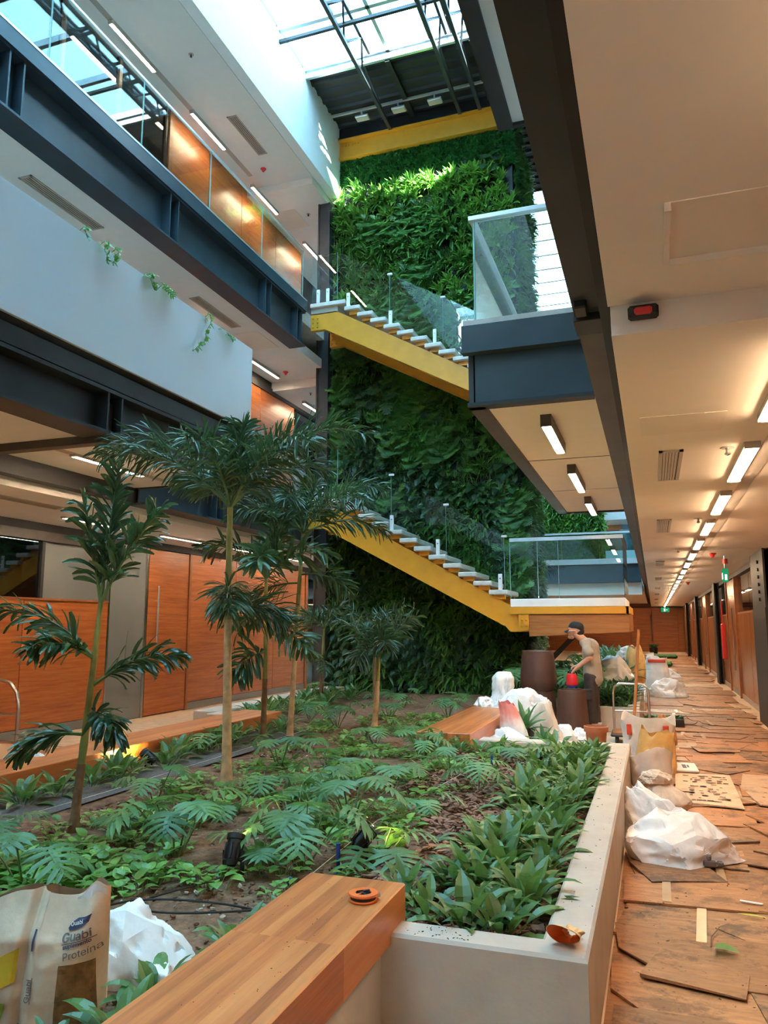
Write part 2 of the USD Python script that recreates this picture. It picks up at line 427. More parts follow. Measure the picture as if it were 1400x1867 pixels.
obj('cross_tube', MB().bar((-6.2, 11.80, 12.60), (-1.3, 11.80, 12.60), 0.06), 'steel_grey', None, 'thin grey steel tube crossing under the skylight from the white wall', 'tube')
t = thing('lamp_rail', 'thin steel rail carrying three floodlights under the corrugated roof', 'rail')
obj('bar', MB().bar((-6.15, 14.2, 12.655), (-2.3, 14.2, 12.655), 0.045), 'alu', t)
for k, x in enumerate((-5.45, -4.62, -3.82)):
    t = thing('floodlight', f'{["left", "middle", "right"][k]} of three small grey floodlights on the rail below the corrugated roof', 'floodlight', (x, 14.28, 12.53), group=None)
    obj('housing', B(-0.15, 0.15, -0.09, 0.09, -0.03, 0.02, c=0.01), 'alu', t)
    obj('lens', B(-0.13, 0.13, -0.075, 0.075, -0.036, -0.03), 'alu', t)
    obj('bracket', MB().bar((0, -0.06, 0.02), (0, -0.06, 0.095), 0.03), 'alu', t)

# ---- steel beams
def ibeam(name, label, x, y0, y1, z0, z1, w, m, stiff=(), side=1, tf=0.03):
    """An I-beam along y whose web stands at x; side is the face that carries stiffeners."""
    t = thing(name, label, 'beam')
    obj('web', B(x - 0.012, x + 0.012, y0, y1, z0 + tf, z1 - tf), m, t)
    obj('top_flange', B(x - w / 2, x + w / 2, y0, y1, z1 - tf, z1), m, t)
    obj('bottom_flange', B(x - w / 2, x + w / 2, y0, y1, z0, z0 + tf), m, t)
    for y in stiff:
        obj('stiffener', B(x, x + side * (w / 2 - 0.01), y - 0.012, y + 0.012, z0 + tf, z1 - tf), m, t)
        obj('stiffener', B(x, x + side * (w / 2 - 0.01), y + 0.19, y + 0.214, z0 + tf, z1 - tf), m, t)
    return t
t = ibeam('steel_beam', 'blue grey steel beam under the glass railing of the upper left gallery', -6.42, -4, 13.25, 7.06, 7.78, 0.34, 'steel_blue', (2.2, 5.75, 8.7, 11.6, 12.9))
obj('edge_channel', B(-6.42, -6.22, -4, 13.25, 7.78, 7.99), 'steel_blue', t)
obj('cap_rail', B(-6.40, -6.215, -4, 13.25, 7.99, 8.02), 'alu', t)
t = ibeam('steel_beam', 'dark grey steel beam below the long white planter box', -4.97, -4, 8.5, 3.40, 3.84, 0.34, 'steel_grey', (2.4, 5.85), tf=0.035)
obj('edge_channel', B(-5.0, -4.80, -4, 8.5, 3.85, 4.02), 'steel_grey', t)
t = ibeam('steel_beam', 'dark steel beam behind the palms carrying the lower stair head', -6.42, 8.5, 14.0, 3.20, 3.80, 0.34, 'steel_blue', (10.2, 12.6))
obj('edge_channel', B(-6.42, -6.22, 8.5, 14.0, 3.80, 4.0), 'steel_blue', t)
t = thing('steel_beam', 'dark cross beam closing the end of the white planter gallery', 'beam')
obj('web', B(-6.4, -4.82, 8.46, 8.50, 3.40, 4.0), 'steel_grey', t)
t = thing('steel_beam', 'dark beam across the lit ceiling panels below the white planter box', 'beam')
obj('web', B(-6.5, -4.9, 5.90, 6.02, 3.34, 3.75), 'steel_bronze', t)
t = thing('steel_beam', 'long dark beam over the left walkway at ground level', 'beam')
obj('web', B(-6.66, -6.46, -4, 8.5, 3.22, 3.75), 'steel_dark', t)
for a, b in ((-4, 5.90), (6.02, 8.46)):
    struct('ceiling_left_bay', B(-6.46, -5.10, a, b, 3.42, 3.6), 'ceiling_paint')
t = thing('steel_beam', 'wide dark steel beam running along the left edge of the corridor ceiling', 'beam')
obj('bottom_flange', B(-0.335, -0.16, -4, 4.2, 3.30, 3.33), 'steel_dark', t)
obj('bottom_flange', B(-0.335, -0.16, 4.34, 51, 3.30, 3.33), 'steel_bronze', t)
obj('web', B(-0.26, -0.235, -4, 51, 3.33, 3.98), 'steel_dark', t)
obj('splice_plate', B(-0.34, -0.15, 4.16, 4.38, 3.255, 3.32, c=0.004), 'steel_dark', t)
obj('splice_plate', B(-0.325, -0.255, 3.98, 4.12, 3.26, 3.32, c=0.008), 'steel_dark', t)
# column beside the living wall
t = thing('steel_column', 'tall dark steel column at the left edge of the living wall', 'column')
obj('flange', B(-6.62, -6.585, 14.60, 14.86, 0, 10.9), 'steel_grey', t)
obj('flange', B(-6.375, -6.34, 14.60, 14.86, 0, 10.9), 'steel_grey', t)
obj('web', B(-6.585, -6.375, 14.62, 14.66, 0, 10.9), 'steel_grey', t)

# ---- walkway deck on the right, level one
t = thing('walkway_deck', 'dark steel walkway deck with lit ceiling panels jutting from the right', 'deck')
obj('concrete_floor', B(-1.32, -0.34, 5.72, 12.0, 3.93, 4.0), 'tread', t)
obj('edge_channel', B(-1.33, -0.34, 5.70, 5.76, 3.74, 3.95), 'steel_blue', t)
obj('edge_flange', B(-1.33, -0.34, 5.68, 5.76, 3.72, 3.745), 'steel_blue', t)
obj('fascia', B(-1.24, -0.34, 5.76, 5.80, 3.33, 3.75), 'steel_blue', t)
obj('side_fascia', B(-1.30, -1.26, 5.80, 12.0, 3.33, 3.94), 'steel_grey', t)
obj('side_flange', B(-1.30, -1.17, 5.78, 12.0, 3.30, 3.33), 'steel_bronze', t)
obj('end_flange', B(-1.30, -0.34, 5.74, 5.86, 3.30, 3.33), 'steel_dark', t)
obj('end_fascia', B(-1.30, -0.34, 11.94, 12.0, 3.30, 3.94), 'steel_dark', t)
for a, b in ((5.86, 8.02), (8.06, 9.98), (10.02, 11.94)):
    obj('ceiling_panel', B(-1.17, -0.34, a, b, 3.325, 3.40), 'right_ceiling', t)
obj('joint', MB().box(-1.17, -0.34, 8.02, 8.06, 3.33, 3.40).box(-1.17, -0.34, 9.98, 10.02, 3.33, 3.40), 'steel_bronze', t)

# ---- glass railings
def rail_y(label, x, y0, y1, z0, h, step, cap, tint='glass', posts=True):
    t = thing('glass_railing', label, 'railing')
    ys = list(np.linspace(y0, y1, max(2, int(round((y1 - y0) / step)) + 1)))
    for a, b in zip(ys[:-1], ys[1:]):
        obj('pane', B(x - 0.006, x + 0.006, a + 0.006, b - 0.006, z0, z0 + h), tint, t)
        obj('pane_edge', MB().box(x - 0.007, x + 0.007, a + 0.004, a + 0.007, z0, z0 + h).box(x - 0.007, x + 0.007, b - 0.007, b - 0.004, z0, z0 + h), 'glass_edge', t)
    obj('top_rail', B(x - cap / 2, x + cap / 2, y0, y1, z0 + h, z0 + h + 0.03), 'alu', t)
    return t
rail_y('long glass railing of the upper left gallery above the blue grey beam', -6.30, -4.0, 13.2, 8.02, 1.05, 1.75, 0.03)
t = rail_y('glass railing along the near edge and side of the right walkway deck', -1.24, 5.80, 11.95, 4.0, 0.86, 2.0, 0.05)
obj('pane', B(-1.225, -0.36, 5.765, 5.777, 4.0, 4.86), 'glass', t)
obj('pane_edge', MB().box(-1.235, -1.225, 5.76, 5.782, 4.0, 4.86), 'glass_edge', t)
obj('top_rail', B(-1.27, -0.34, 5.74, 5.80, 4.86, 4.895), 'alu', t)

# ---- white planter box of the middle gallery
t = thing('planter_box', 'long glossy white planter box fixed along the middle left gallery', 'planter')
obj('front_panel', B(-4.75, -4.72, -4, 8.43, 4.06, 5.13, c=0.004), 'planter_lacquer', t)
obj('base_panel', B(-5.25, -4.75, -4, 8.43, 4.06, 4.09), 'steel_bronze', t)
obj('end_panel', B(-5.25, -4.75, 8.40, 8.43, 4.09, 5.12), 'planter_lacquer', t)
obj('rear_panel', B(-5.28, -5.25, -4, 8.43, 4.06, 5.12), 'planter_lacquer', t)
obj('soil_fill', B(-5.25, -4.75, -4, 8.40, 4.95, 5.04), 'soil', t, kind='stuff')

# ---- left shop front, ground level
t = sthing('wall_left', 'orange timber wall of panels along the left walkway')
for a, b in ((-4, -1.2), (-1.2, 1.6), (1.6, 4.4), (4.4, 6.4), (6.4, 8.88), (8.88, 10.72)):
    obj('wood_panel', B(XL - 0.06, XL, a + 0.006, b - 0.006, 0.14, 1.98, c=0.004), 'wood_wall', t)
for a, b in ((13.16, 14.9), (14.9, 16.7), (16.7, 18.45)):
    obj('wood_panel', B(XL - 0.06, XL, a + 0.006, b - 0.006, 0.14, 3.0, c=0.004), 'wood_wall', t)
obj('sill', B(XL - 0.10, XL + 0.02, -4, 10.72, 1.98, 2.01), 'wood_trim', t)
obj('backing', MB().box(XL - 0.14, XL - 0.065, -4, 10.72, 0.0, 1.98).box(XL - 0.14, XL - 0.065, 13.1, 18.5, 0.0, 3.0), 'wood_trim', t)
struct('baseboard_left', MB().box(XL - 0.05, XL + 0.006, -4, 10.72, 0, 0.135).box(XL - 0.05, XL + 0.006, 13.16, 18.45, 0, 0.135), 'frosted')
struct('trim_1', B(XL - 0.14, XL + 0.03, -4, 19.5, 3.0, 3.12), 'black')
struct('trim_2', B(XL - 0.14, XL + 0.04, -4, 10.72, 2.86, 3.0), 'steel_bronze')
for k, (a, b) in enumerate(((-4, 1.6), (1.6, 5.0), (5.0, 7.4), (7.4, 9.2), (9.2, 10.72))):
    t = sthing(f'window_{k + 1}')
    obj('pane', B(XL - 0.05, XL - 0.038, a + 0.03, b - 0.03, 2.01, 2.86), 'glass_dark' if k < 4 else 'frosted', t)
    obj('frame', MB().box(XL - 0.09, XL, a - 0.03, a + 0.03, 2.01, 2.86), 'steel_dark', t)
t = sthing('window_6', 'tall frosted grey glass panel beside the timber door')
obj('pane', B(XL - 0.03, XL - 0.012, 10.76, 11.70, 0.0, 3.0), 'frosted', t)
obj('frame', MB().box(XL - 0.06, XL + 0.01, 11.70, 11.76, 0, 3.0).box(XL - 0.06, XL, 10.72, 10.76, 0, 3.0), 'chrome', t)
t = sthing('door_1', 'orange timber door with a tall steel bar handle')
obj('leaf', B(XL - 0.05, XL + 0.004, 11.79, 13.05, 0.02, 2.99, c=0.004), 'wood_wall', t)
obj('frame', MB().box(XL - 0.06, XL + 0.02, 13.07, 13.14, 0, 3.0), 'wood_trim', t)
hd = obj('handle', MB().tube([(XL + 0.09, 11.98, 0.62), (XL + 0.09, 11.98, 2.32)], 0.018, 8), 'chrome', t)
obj('standoff', MB().tube([(XL, 11.98, 0.95), (XL + 0.09, 11.98, 0.95)], 0.010, 6), 'chrome', hd)
obj('standoff', MB().tube([(XL, 11.98, 2.05), (XL + 0.09, 11.98, 2.05)], 0.010, 6), 'chrome', hd)
obj('lock', MB().tube([(XL, 11.90, 1.12), (XL + 0.03, 11.90, 1.12)], 0.025, 8), 'chrome', t)
t = sthing('window_7', 'narrow pale glass strip at the far end of the timber wall')
obj('pane', B(XL - 0.05, XL - 0.03, 18.62, 19.3, 0.1, 3.0), 'glass_blue', t)
obj('frame', MB().box(XL - 0.06, XL + 0.01, 18.48, 18.62, 0, 3.0), 'wood_trim', t)
struct('wall_left_far', B(XL - 0.14, XL, 19.3, 56, 0, 3.3), 'wood_wall')
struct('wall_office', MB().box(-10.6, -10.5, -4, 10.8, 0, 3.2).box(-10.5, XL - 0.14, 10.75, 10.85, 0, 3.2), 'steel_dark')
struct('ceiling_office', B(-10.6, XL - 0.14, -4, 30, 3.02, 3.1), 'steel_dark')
for k, (y, x) in enumerate(((4.2, -9.3), (6.3, -9.3), (8.0, -9.3), (6.0, -10.0), (8.3, -10.0), (9.7, -9.5))):
    t = thing('office_lamp', f'{ordinal(k)} slim ceiling lamp inside the dark office behind the left windows', 'lamp', (x, y, 2.98))
    obj('housing', B(-0.05, 0.05, -0.62, 0.62, 0.0, 0.04), 'steel_dark', t)
    obj('tube', B(-0.035, 0.035, -0.6, 0.6, -0.012, 0.0), 'lamp_cool', t)

# ---- left gallery walls, upper levels
X1, X2 = -8.0, -7.97
t = sthing('wall_middle_left')
for a, b in ((10.2, 11.6), (11.6, 13.0), (13.0, 14.7), (14.7, 16.4)):
    obj('wood_panel', B(X1 - 0.06, X1, a + 0.006, b - 0.006, 4.0, 6.82, c=0.004), 'wood_wall', t)
struct('trim_3', MB().box(X1 - 0.10, X1 + 0.03, -4, 30, 6.82, 6.95), 'steel_dark')
struct('trim_5', MB().box(X1 - 0.10, X1, -4, 30, 6.95, 7.1), 'steel_dark')
struct('window_8', B(X1 - 0.05, X1 - 0.03, -4, 10.2, 4.0, 6.82), 'glass_dark')
struct('window_9', B(X1 - 0.05, X1 - 0.03, 16.4, 30, 4.0, 6.82), 'glass_dark')
t = sthing('wall_top_left')
for a, b in ((11.05, 12.3), (12.36, 13.6), (13.6, 15.2), (15.2, 16.6)):
    obj('wood_panel', B(X2 - 0.06, X2, a + 0.006, b - 0.006, 8.0, 11.04, c=0.004), 'wood_wall', t)
obj('backing', B(X2 - 0.12, X2 - 0.065, 11.0, 16.6, 8.0, 11.04), 'wood_trim', t)
obj('jamb', B(X2 - 0.08, X2 + 0.03, 10.92, 11.03, 8.0, 11.04), 'wood_trim', t)
t = sthing('window_10')
for a, b in ((-4, 2.5), (2.5, 5.0), (5.0, 6.8), (6.8, 8.3), (8.3, 9.6), (9.6, 10.92)):
    obj('pane', B(X2 - 0.05, X2 - 0.038, a, b - 0.07, 8.0, 11.04), 'glass_dark', t)
    obj('frame', B(X2 - 0.08, X2, b - 0.07, b, 8.0, 11.04), 'steel_bronze', t)
struct('wall_upper_inner', MB().box(-8.5, -8.45, -4, 30, 4.0, 6.9).box(-8.5, -8.45, -4, 30, 8.0, 11.04), 'steel_dark')

# ---- right shop front
t = sthing('wall_right', 'right wall of dark steel posts, timber panels and high glass')
obj('backing', B(XR + 0.10, XR + 0.18, -4, 52, 0, ZC), 'steel_dark', t)
obj('header', B(XR - 0.03, XR + 0.1, -4, 52, 2.70, ZC), 'steel_dark', t)
obj('plinth', B(XR - 0.01, XR + 0.1, -4, 52, 0, 0.11), 'vent_slat', t)
BAYS = [(-3.9, 4.2), (4.2, 13.2), (14.8, 23.6), (24.7, 34.2), (35.2, 44.0), (44.8, 51.8)]
colm = [13.2, 23.6, 34.2, 44.0]
for k, y in enumerate(colm):
    t = thing('steel_post', f'{ordinal(k)} black bolted steel column along the right wall counting from the near end', 'column')
    w = 1.6 if k == 0 else 0.75
    obj('flange', B(XR - 0.16, XR - 0.13, y, y + w, 0, ZC), 'steel_dark', t)
    obj('web', B(XR - 0.13, XR - 0.055, y + w / 2 - 0.03, y + w / 2 + 0.03, 0, ZC), 'steel_dark', t)
    obj('flange', B(XR - 0.055, XR - 0.035, y, y + w, 0, ZC), 'steel_dark', t)
    if k == 0:
        for j in range(6):
            obj('bolt', MB().tube([(XR - 0.185, y + 0.55, 2.62 - 0.12 * j), (XR - 0.16, y + 0.55, 2.62 - 0.12 * j)], 0.03, 6), 'steel_dark', t)
        obj('cover_plate', B(XR - 0.17, XR - 0.16, y, y + w, 0, 1.88), 'steel_dark', t)
for k, (a, b) in enumerate(BAYS):
    t = sthing(f'door_{k + 2}')
    n = 4
    L = (b - a) / n
    for j in range(n):
        y0, y1 = a + j * L, a + (j + 1) * L
        if j == 2:          # a tall timber leaf
            obj('leaf', B(XR - 0.02, XR + 0.08, y0 + 0.05, y1 - 0.05, 0.11, 2.68, c=0.005), 'wood_upright', t)
            obj('frame', MB().box(XR - 0.05, XR + 0.09, y0 - 0.05, y0 + 0.05, 0.0, 2.7).box(XR - 0.05, XR + 0.09, y1 - 0.05, y1 + 0.05, 0.0, 2.7), 'wood_trim', t)
            obj('handle', MB().tube([(XR - 0.09, y0 + 0.3, 0.6), (XR - 0.09, y0 + 0.3, 2.0)], 0.016, 6), 'chrome', t)
        else:
            obj('wood_panel', B(XR, XR + 0.08, y0 + 0.012, y1 - 0.012, 0.11, 1.86, c=0.005), 'wood_upright', t)
            obj('pane', B(XR + 0.03, XR + 0.042, y0 + 0.03, y1 - 0.03, 1.90, 2.68), 'glass_dark', t)
            obj('rail', B(XR - 0.004, XR + 0.07, y0, y1, 1.86, 1.90), 'wood_trim', t)
t = thing('hose_reel_box', 'narrow red fire hose box fixed on the right wall', 'fire box', (XR - 0.10, 22.0, 0.75))
obj('box', B(-0.05, 0.05, -0.16, 0.16, 0, 0.9, c=0.02), 'red', t)
obj('hose', MB().tube([(-0.02, -0.1, 0.9), (-0.02, -0.1, 1.5)], 0.02, 6), 'red', t)

# ---- end wall
t = sthing('wall_end', 'timber wall closing the far end of the corridor')
xs = [-8.6, -6.2, -3.8, -1.4, -0.1, 1.42, 1.8]
for a, b in zip(xs[:-1], xs[1:]):
    obj('wood_panel', B(a + 0.012, b - 0.012, 52.0, 52.1, 0, 2.74, c=0.006), 'wood_wall_x', t)
obj('backing', B(-9, 2.2, 52.1, 52.2, 0, 4), 'wood_trim', t)
obj('header', B(-9, 2.2, 51.95, 52.1, 2.74, ZC), 'steel_dark', t)
obj('pull_bar', MB().tube([(-0.16, 51.9, 0.6), (-0.16, 51.9, 2.3)], 0.035, 6), 'chrome', t)

# ---- far bridge across the atrium and the second living wall's ground
t = thing('far_bridge', 'far footbridge with pale edge and glass rail crossing behind the living wall', 'bridge')
obj('floor_slab', B(-6.3, -0.35, 30.0, 32.0, 3.90, 4.10), 'alu', t)
obj('dark_fascia', B(-6.3, -0.35, 30.1, 30.3, 3.20, 3.90), 'steel_blue', t)
obj('soffit', B(-6.3, -0.35, 30.3, 34, 2.85, 3.2), 'ceiling_paint', t)
obj('soffit_edge', B(-6.3, -0.35, 30.25, 30.3, 2.75, 3.2), 'ceiling_paint', t)
for a, b in ((-6.2, -4.7), (-4.7, -3.2), (-3.2, -1.8), (-1.8, -0.4)):
    obj('pane', B(a + 0.02, b - 0.02, 30.0, 30.015, 4.10, 5.05), 'glass_blue', t)
obj('top_rail', B(-6.3, -0.35, 29.97, 30.05, 5.05, 5.12), 'alu', t)
t = thing('far_gallery', 'distant gallery with pale blue slab edges to the right of the second living wall', 'gallery')
obj('slab', B(-1.9, 2.19, 36.0, 38, 4.55, 4.95), 'alu', t)
obj('slab', B(-1.9, 2.19, 36.0, 38, 6.35, 6.7), 'alu', t)
obj('wall_panel', B(-1.9, -1.2, 37.9, 38, 4.95, 6.35), 'wood_trim', t)
obj('pane', B(-1.9, 2.0, 36.02, 36.04, 4.95, 5.9), 'glass_blue', t)
obj('dark_back', B(-6.3, 2.19, 39.0, 39.2, 4.0, 11.0), 'steel_blue', t)
obj('post', B(-0.75, -0.55, 35.9, 36.0, 4.1, 4.6), 'alu', t)
struct('wall_far_atrium', B(-6.3, 2.2, 46.0, 46.2, 4.0, 12.8), 'white_paint')
struct('ceiling_far', B(-9, -0.3, 33.5, 52, 3.0, 3.9), 'ceiling_paint')
# ================================================================ LAMPS
def tube_lamp(name, label, x, y0, y1, z, group, m='lamp', drop=0.07, w=0.075, cat='ceiling lamp', house='vent_slat'):
    t = thing(name, label, cat, (x, y0, z), group=group)
    L = y1 - y0
    lip = 0.004 if m == 'lamp_corr' else 0.016
    obj('housing', MB().box(-w / 2, w / 2, 0, L, -drop + 0.018, 0).box(-w / 2, w / 2, 0, 0.02, -drop, -drop + 0.018).box(-w / 2, w / 2, L - 0.02, L, -drop, -drop + 0.018)
        .box(-w / 2, -w / 2 + 0.006, 0.02, L - 0.02, -drop + 0.018 - lip, -drop + 0.018).box(w / 2 - 0.006, w / 2, 0.02, L - 0.02, -drop + 0.018 - lip, -drop + 0.018), house, t)
    obj('tube', B(-w / 2 + 0.008, w / 2 - 0.008, 0.022, L - 0.022, -drop - 0.004, -drop + 0.016, c=0.008), m, t)
    return t
def slot(x, y0, y1, z, label):
    obj('lamp_channel', B(x - 0.05, x + 0.05, y0, y1, z - 0.004, z - 0.0005), 'vent_slat', None, label, 'lamp channel')
for k in range(25):
    y = 1.5 + 1.975 * k if k else 0.7
    zc = ZC if y > 3.3 else 2.93
    tube_lamp('corridor_lamp', f'{ordinal(k)} lamp from the near end in the single row along the corridor ceiling', 0.67, y, y + 1.3, zc, 'lamps of the corridor row', 'lamp_corr', drop=0.045, w=0.10)
slot(0.79, 3.4, 47, ZC, 'thin pale channel beside the row of corridor lamps')
for k, (a, b) in enumerate(((6.25, 7.35), (8.35, 9.65), (10.55, 11.75))):
    tube_lamp('deck_lamp', f'{["nearest", "middle", "farthest"][k]} of three warm lamps under the walkway deck on the right', -0.76, a, b, 3.325, 'lamps under the walkway deck', drop=0.10, w=0.09, house='steel_bronze')
for k, (a, b) in enumerate(((2.0, 3.2), (4.3, 5.5), (6.5, 7.7), (8.83, 10.0), (11.1, 12.3), (13.4, 14.6), (16.0, 17.1), (17.2, 18.2))):
    if k == 7:
        continue
    z = 11.05 if b < 13.8 else (11.05 if a < 13.7 and False else 10.9)
    tube_lamp('gallery_lamp', f'{ordinal(k)} tube lamp from the near end in the ceiling above the upper left gallery', -7.63, a, b, z, 'lamps of the upper left ceiling')
slot(-7.63, -3, 13.35, 11.05, 'faint lamp channel in the ceiling above the upper left gallery')
for k, (a, b) in enumerate(((0.6, 1.8), (2.9, 4.1), (5.2, 6.4), (8.2, 9.4), (10.9, 12.1), (13.55, 14.8), (16.1, 17.3))):
    tube_lamp('gallery_lamp', f'{ordinal(k)} tube lamp from the near end in the ceiling of the middle left gallery', -7.62, a, b, 7.1 if b < 15 else 6.9, 'lamps of the middle left ceiling')
tube_lamp('bay_lamp', 'single bright lamp in the beige ceiling bay just above the palm tops', -5.78, 6.5, 7.72, 3.42, None, drop=0.03)
slot(-5.78, 6.12, 8.3, 3.42, 'lamp channel in the beige ceiling bay above the palms')
tube_lamp('bay_lamp', 'single lamp in the nearer beige ceiling bay under the white planter box', -5.78, 2.6, 3.8, 3.42, None, drop=0.03)
for k, y in enumerate((0.5, 3.0, 5.5, 8.6, 10.9, 13.2, 15.5, 17.8)):
    tube_lamp('walkway_lamp', f'{ordinal(k)} lamp from the near end in the ceiling of the left ground walkway', -7.75, y, y + 1.3, 3.12, 'lamps of the left ground walkway', drop=0.03)
for k, y in enumerate((16, 20, 24, 28, 34, 40, 46)):
    tube_lamp('rear_lamp', f'{ordinal(k)} lamp from the near end over the rear planting behind the stair', -3.0 - (k % 2) * 1.5, y, y + 1.2, 2.98 if y > 33 else 3.12, 'lamps over the rear planting') if y > 33 else None

# ---- ceiling fittings
def grille(label, x0, x1, y0, y1, z, n, along='y', group=None):
    t = thing('vent_grille', label, 'vent', ((x0 + x1) / 2, (y0 + y1) / 2, z), group=group)
    a, b = (x1 - x0) / 2, (y1 - y0) / 2
    obj('frame', MB().box(-a, a, -b, -b + 0.03, -0.012, 0.0).box(-a, a, b - 0.03, b, -0.012, 0).box(-a, -a + 0.025, -b, b, -0.012, 0).box(a - 0.025, a, -b, b, -0.012, 0), 'vent_slat', t)
    obj('backing', B(-a + 0.02, a - 0.02, -b + 0.02, b - 0.02, -0.004, -0.001), 'vent_dark', t)
    for k in range(n):
        if along == 'y':
            u = -a + 0.03 + (k + 0.5) * (2 * a - 0.06) / n
            obj('slat', B(u - 0.011, u + 0.005, -b + 0.03, b - 0.03, -0.012, -0.003), 'vent_slat', t)
        else:
            u = -b + 0.03 + (k + 0.5) * (2 * b - 0.06) / n
            obj('slat', B(-a + 0.03, a - 0.03, u - 0.011, u + 0.005, -0.012, -0.003), 'vent_slat', t)
for k, (y0, y1) in enumerate(((5.55, 6.68), (9.25, 10.5), (15.3, 16.3), (20.5, 21.5), (26, 27), (31, 32), (37, 38), (43, 44))):
    grille(f'{ordinal(k)} slatted vent from the near end in the corridor ceiling left of the lamps', 0.09, 0.25, y0, y1, ZC, 5, group='vents of the corridor ceiling')
for k, (x0, x1, y0, y1, z, w) in enumerate(((-7.18, -6.98, 6.85, 8.2, 7.1, 'near'), (-7.18, -6.98, 10.6, 12.0, 7.1, 'far'))):
    grille(f'{w} long vent grille in the ceiling above the white planter box', x0, x1, y0, y1, z, 4)
grille('long vent grille in the ceiling of the upper left gallery', -7.12, -6.92, 11.5, 12.75, 11.05, 4)
grille('long vent grille in the ceiling of the left ground walkway', -7.35, -7.15, 6.7, 8.0, 3.12, 4)
grille('slim vent in the near beige ceiling bay under the white planter', -5.9, -5.75, 4.4, 5.2, 3.42, 3)
def plate(label, x0, x1, y0, y1, z, thick=0.012, rim=True):
    t = thing('access_hatch', label, 'hatch', ((x0 + x1) / 2, (y0 + y1) / 2, z))
    a, b = (x1 - x0) / 2, (y1 - y0) / 2
    obj('panel', B(-a, a, -b, b, -0.004, 0.0), 'hatch_paint', t)
    if rim:
        obj('rim', MB().box(-a - 0.02, -a, -b, b, -thick, 0).box(-a - 0.02, a, b, b + 0.02, -thick, 0), 'right_ceiling', t)
plate('raised access hatch in the high near ceiling at upper right', 0.115, 0.75, 2.44, 2.84, 2.93, 0.03)
plate('faint flush access hatch in the corridor ceiling before the first vent', -0.02, 0.45, 4.6, 5.05, ZC, 0.004, False)
plate('flush hatch between the lamps of the upper left ceiling', -8.0, -7.2, 14.6, 15.4, 10.9, 0.004, False)
plate('flush hatch in the ceiling of the middle left gallery', -7.5, -6.8, 12.3, 13.2, 7.1, 0.004, False)
for k, (x, y, z, lb) in enumerate(((0.53, 5.6, ZC, 'nearest sprinkler head in the corridor ceiling'), (0.53, 9.3, ZC, 'second sprinkler head in the corridor ceiling'), (0.42, 13.0, ZC, 'third sprinkler head in the corridor ceiling'),
        (-6.85, 9.9, 11.05, 'small dark sprinkler head in the upper left ceiling'), (-7.0, 14.9, 10.9, 'small dark sprinkler by the far hatch of the upper left ceiling'), (-7.2, 15.6, 6.9, 'small sprinkler in the far ceiling of the middle left gallery'))):
    t = thing('sprinkler', lb, 'sprinkler', (x, y, z))
    obj('rosette', MB().lathe([(0, -0.004), (0.045, -0.004), (0.045, 0)], 12), 'vent_slat', t)
    obj('head', MB().lathe([(0.012, 0), (0.012, -0.03), (0.022, -0.045), (0.006, -0.055), (0, -0.055)], 8), 'chrome' if z < 4 else 'vent_dark', t)
for k, (x, y, z, lb) in enumerate(((0.98, 13.9, ZC, 'nearest red alarm cone in the corridor ceiling'), (0.95, 23.0, ZC, 'farther red alarm cone in the corridor ceiling'), (-7.25, 13.2, 11.05, 'red alarm cone in the upper left ceiling'), (-7.35, 14.6, 7.1, 'red alarm cone in the middle left ceiling'))):
    t = thing('alarm', lb, 'alarm', (x, y, z))
    obj('base', MB().lathe([(0.06, 0), (0.06, -0.015), (0, -0.015)], 12), 'red', t)
    obj('cone', MB().lathe([(0.05, -0.015), (0.02, -0.07), (0, -0.075)], 12), 'red', t)
t = thing('beacon', 'dark red beacon on the ceiling step at the near end of the corridor', 'beacon', (0.02, 3.21, 2.90))
obj('base', B(-0.06, 0.06, -0.05, 0.008, -0.05, 0.0, c=0.01), 'black', t)
obj('lens', B(-0.035, 0.035, -0.06, -0.04, -0.045, -0.012, c=0.008), 'red', t)
t = thing('exit_sign', 'green glowing exit sign hung before the far end wall', 'sign', (0.69, 50.0, 2.56))
obj('board', B(-0.24, 0.24, 0, 0.05, -0.14, 0.14, c=0.01), 'exit_green', t)
obj('symbol', MB().box(-0.08, 0.02, -0.01, 0, -0.09, 0.08).box(0.05, 0.14, -0.01, 0, -0.02, 0.02), 'exit_white', t)
obj('hanger', MB().bar((0, 0.025, 0.14), (0, 0.025, 0.24), 0.03), 'chrome', t)
t = thing('exit_sign', 'green and white exit sign hung edgewise near the right corridor wall', 'sign', (1.2, 14.3, 2.47))
obj('board', B(-0.04, 0.04, 0.0, 0.30, -0.12, 0.10, c=0.008), 'exit_green', t)
obj('symbol', MB().box(-0.045, -0.04, 0.05, 0.25, -0.08, 0.03).box(-0.02, 0.02, -0.004, 0.0, -0.1, 0.0), 'exit_white', t)
obj('hanger', MB().tube([(0, 0.15, 0.10), (0, 0.15, 0.33)], 0.008, 6), 'chrome', t)
obj('lamp_unit', MB().lathe([(0.04, 0.18), (0.04, 0.26), (0, 0.26)], 10), 'red', t)

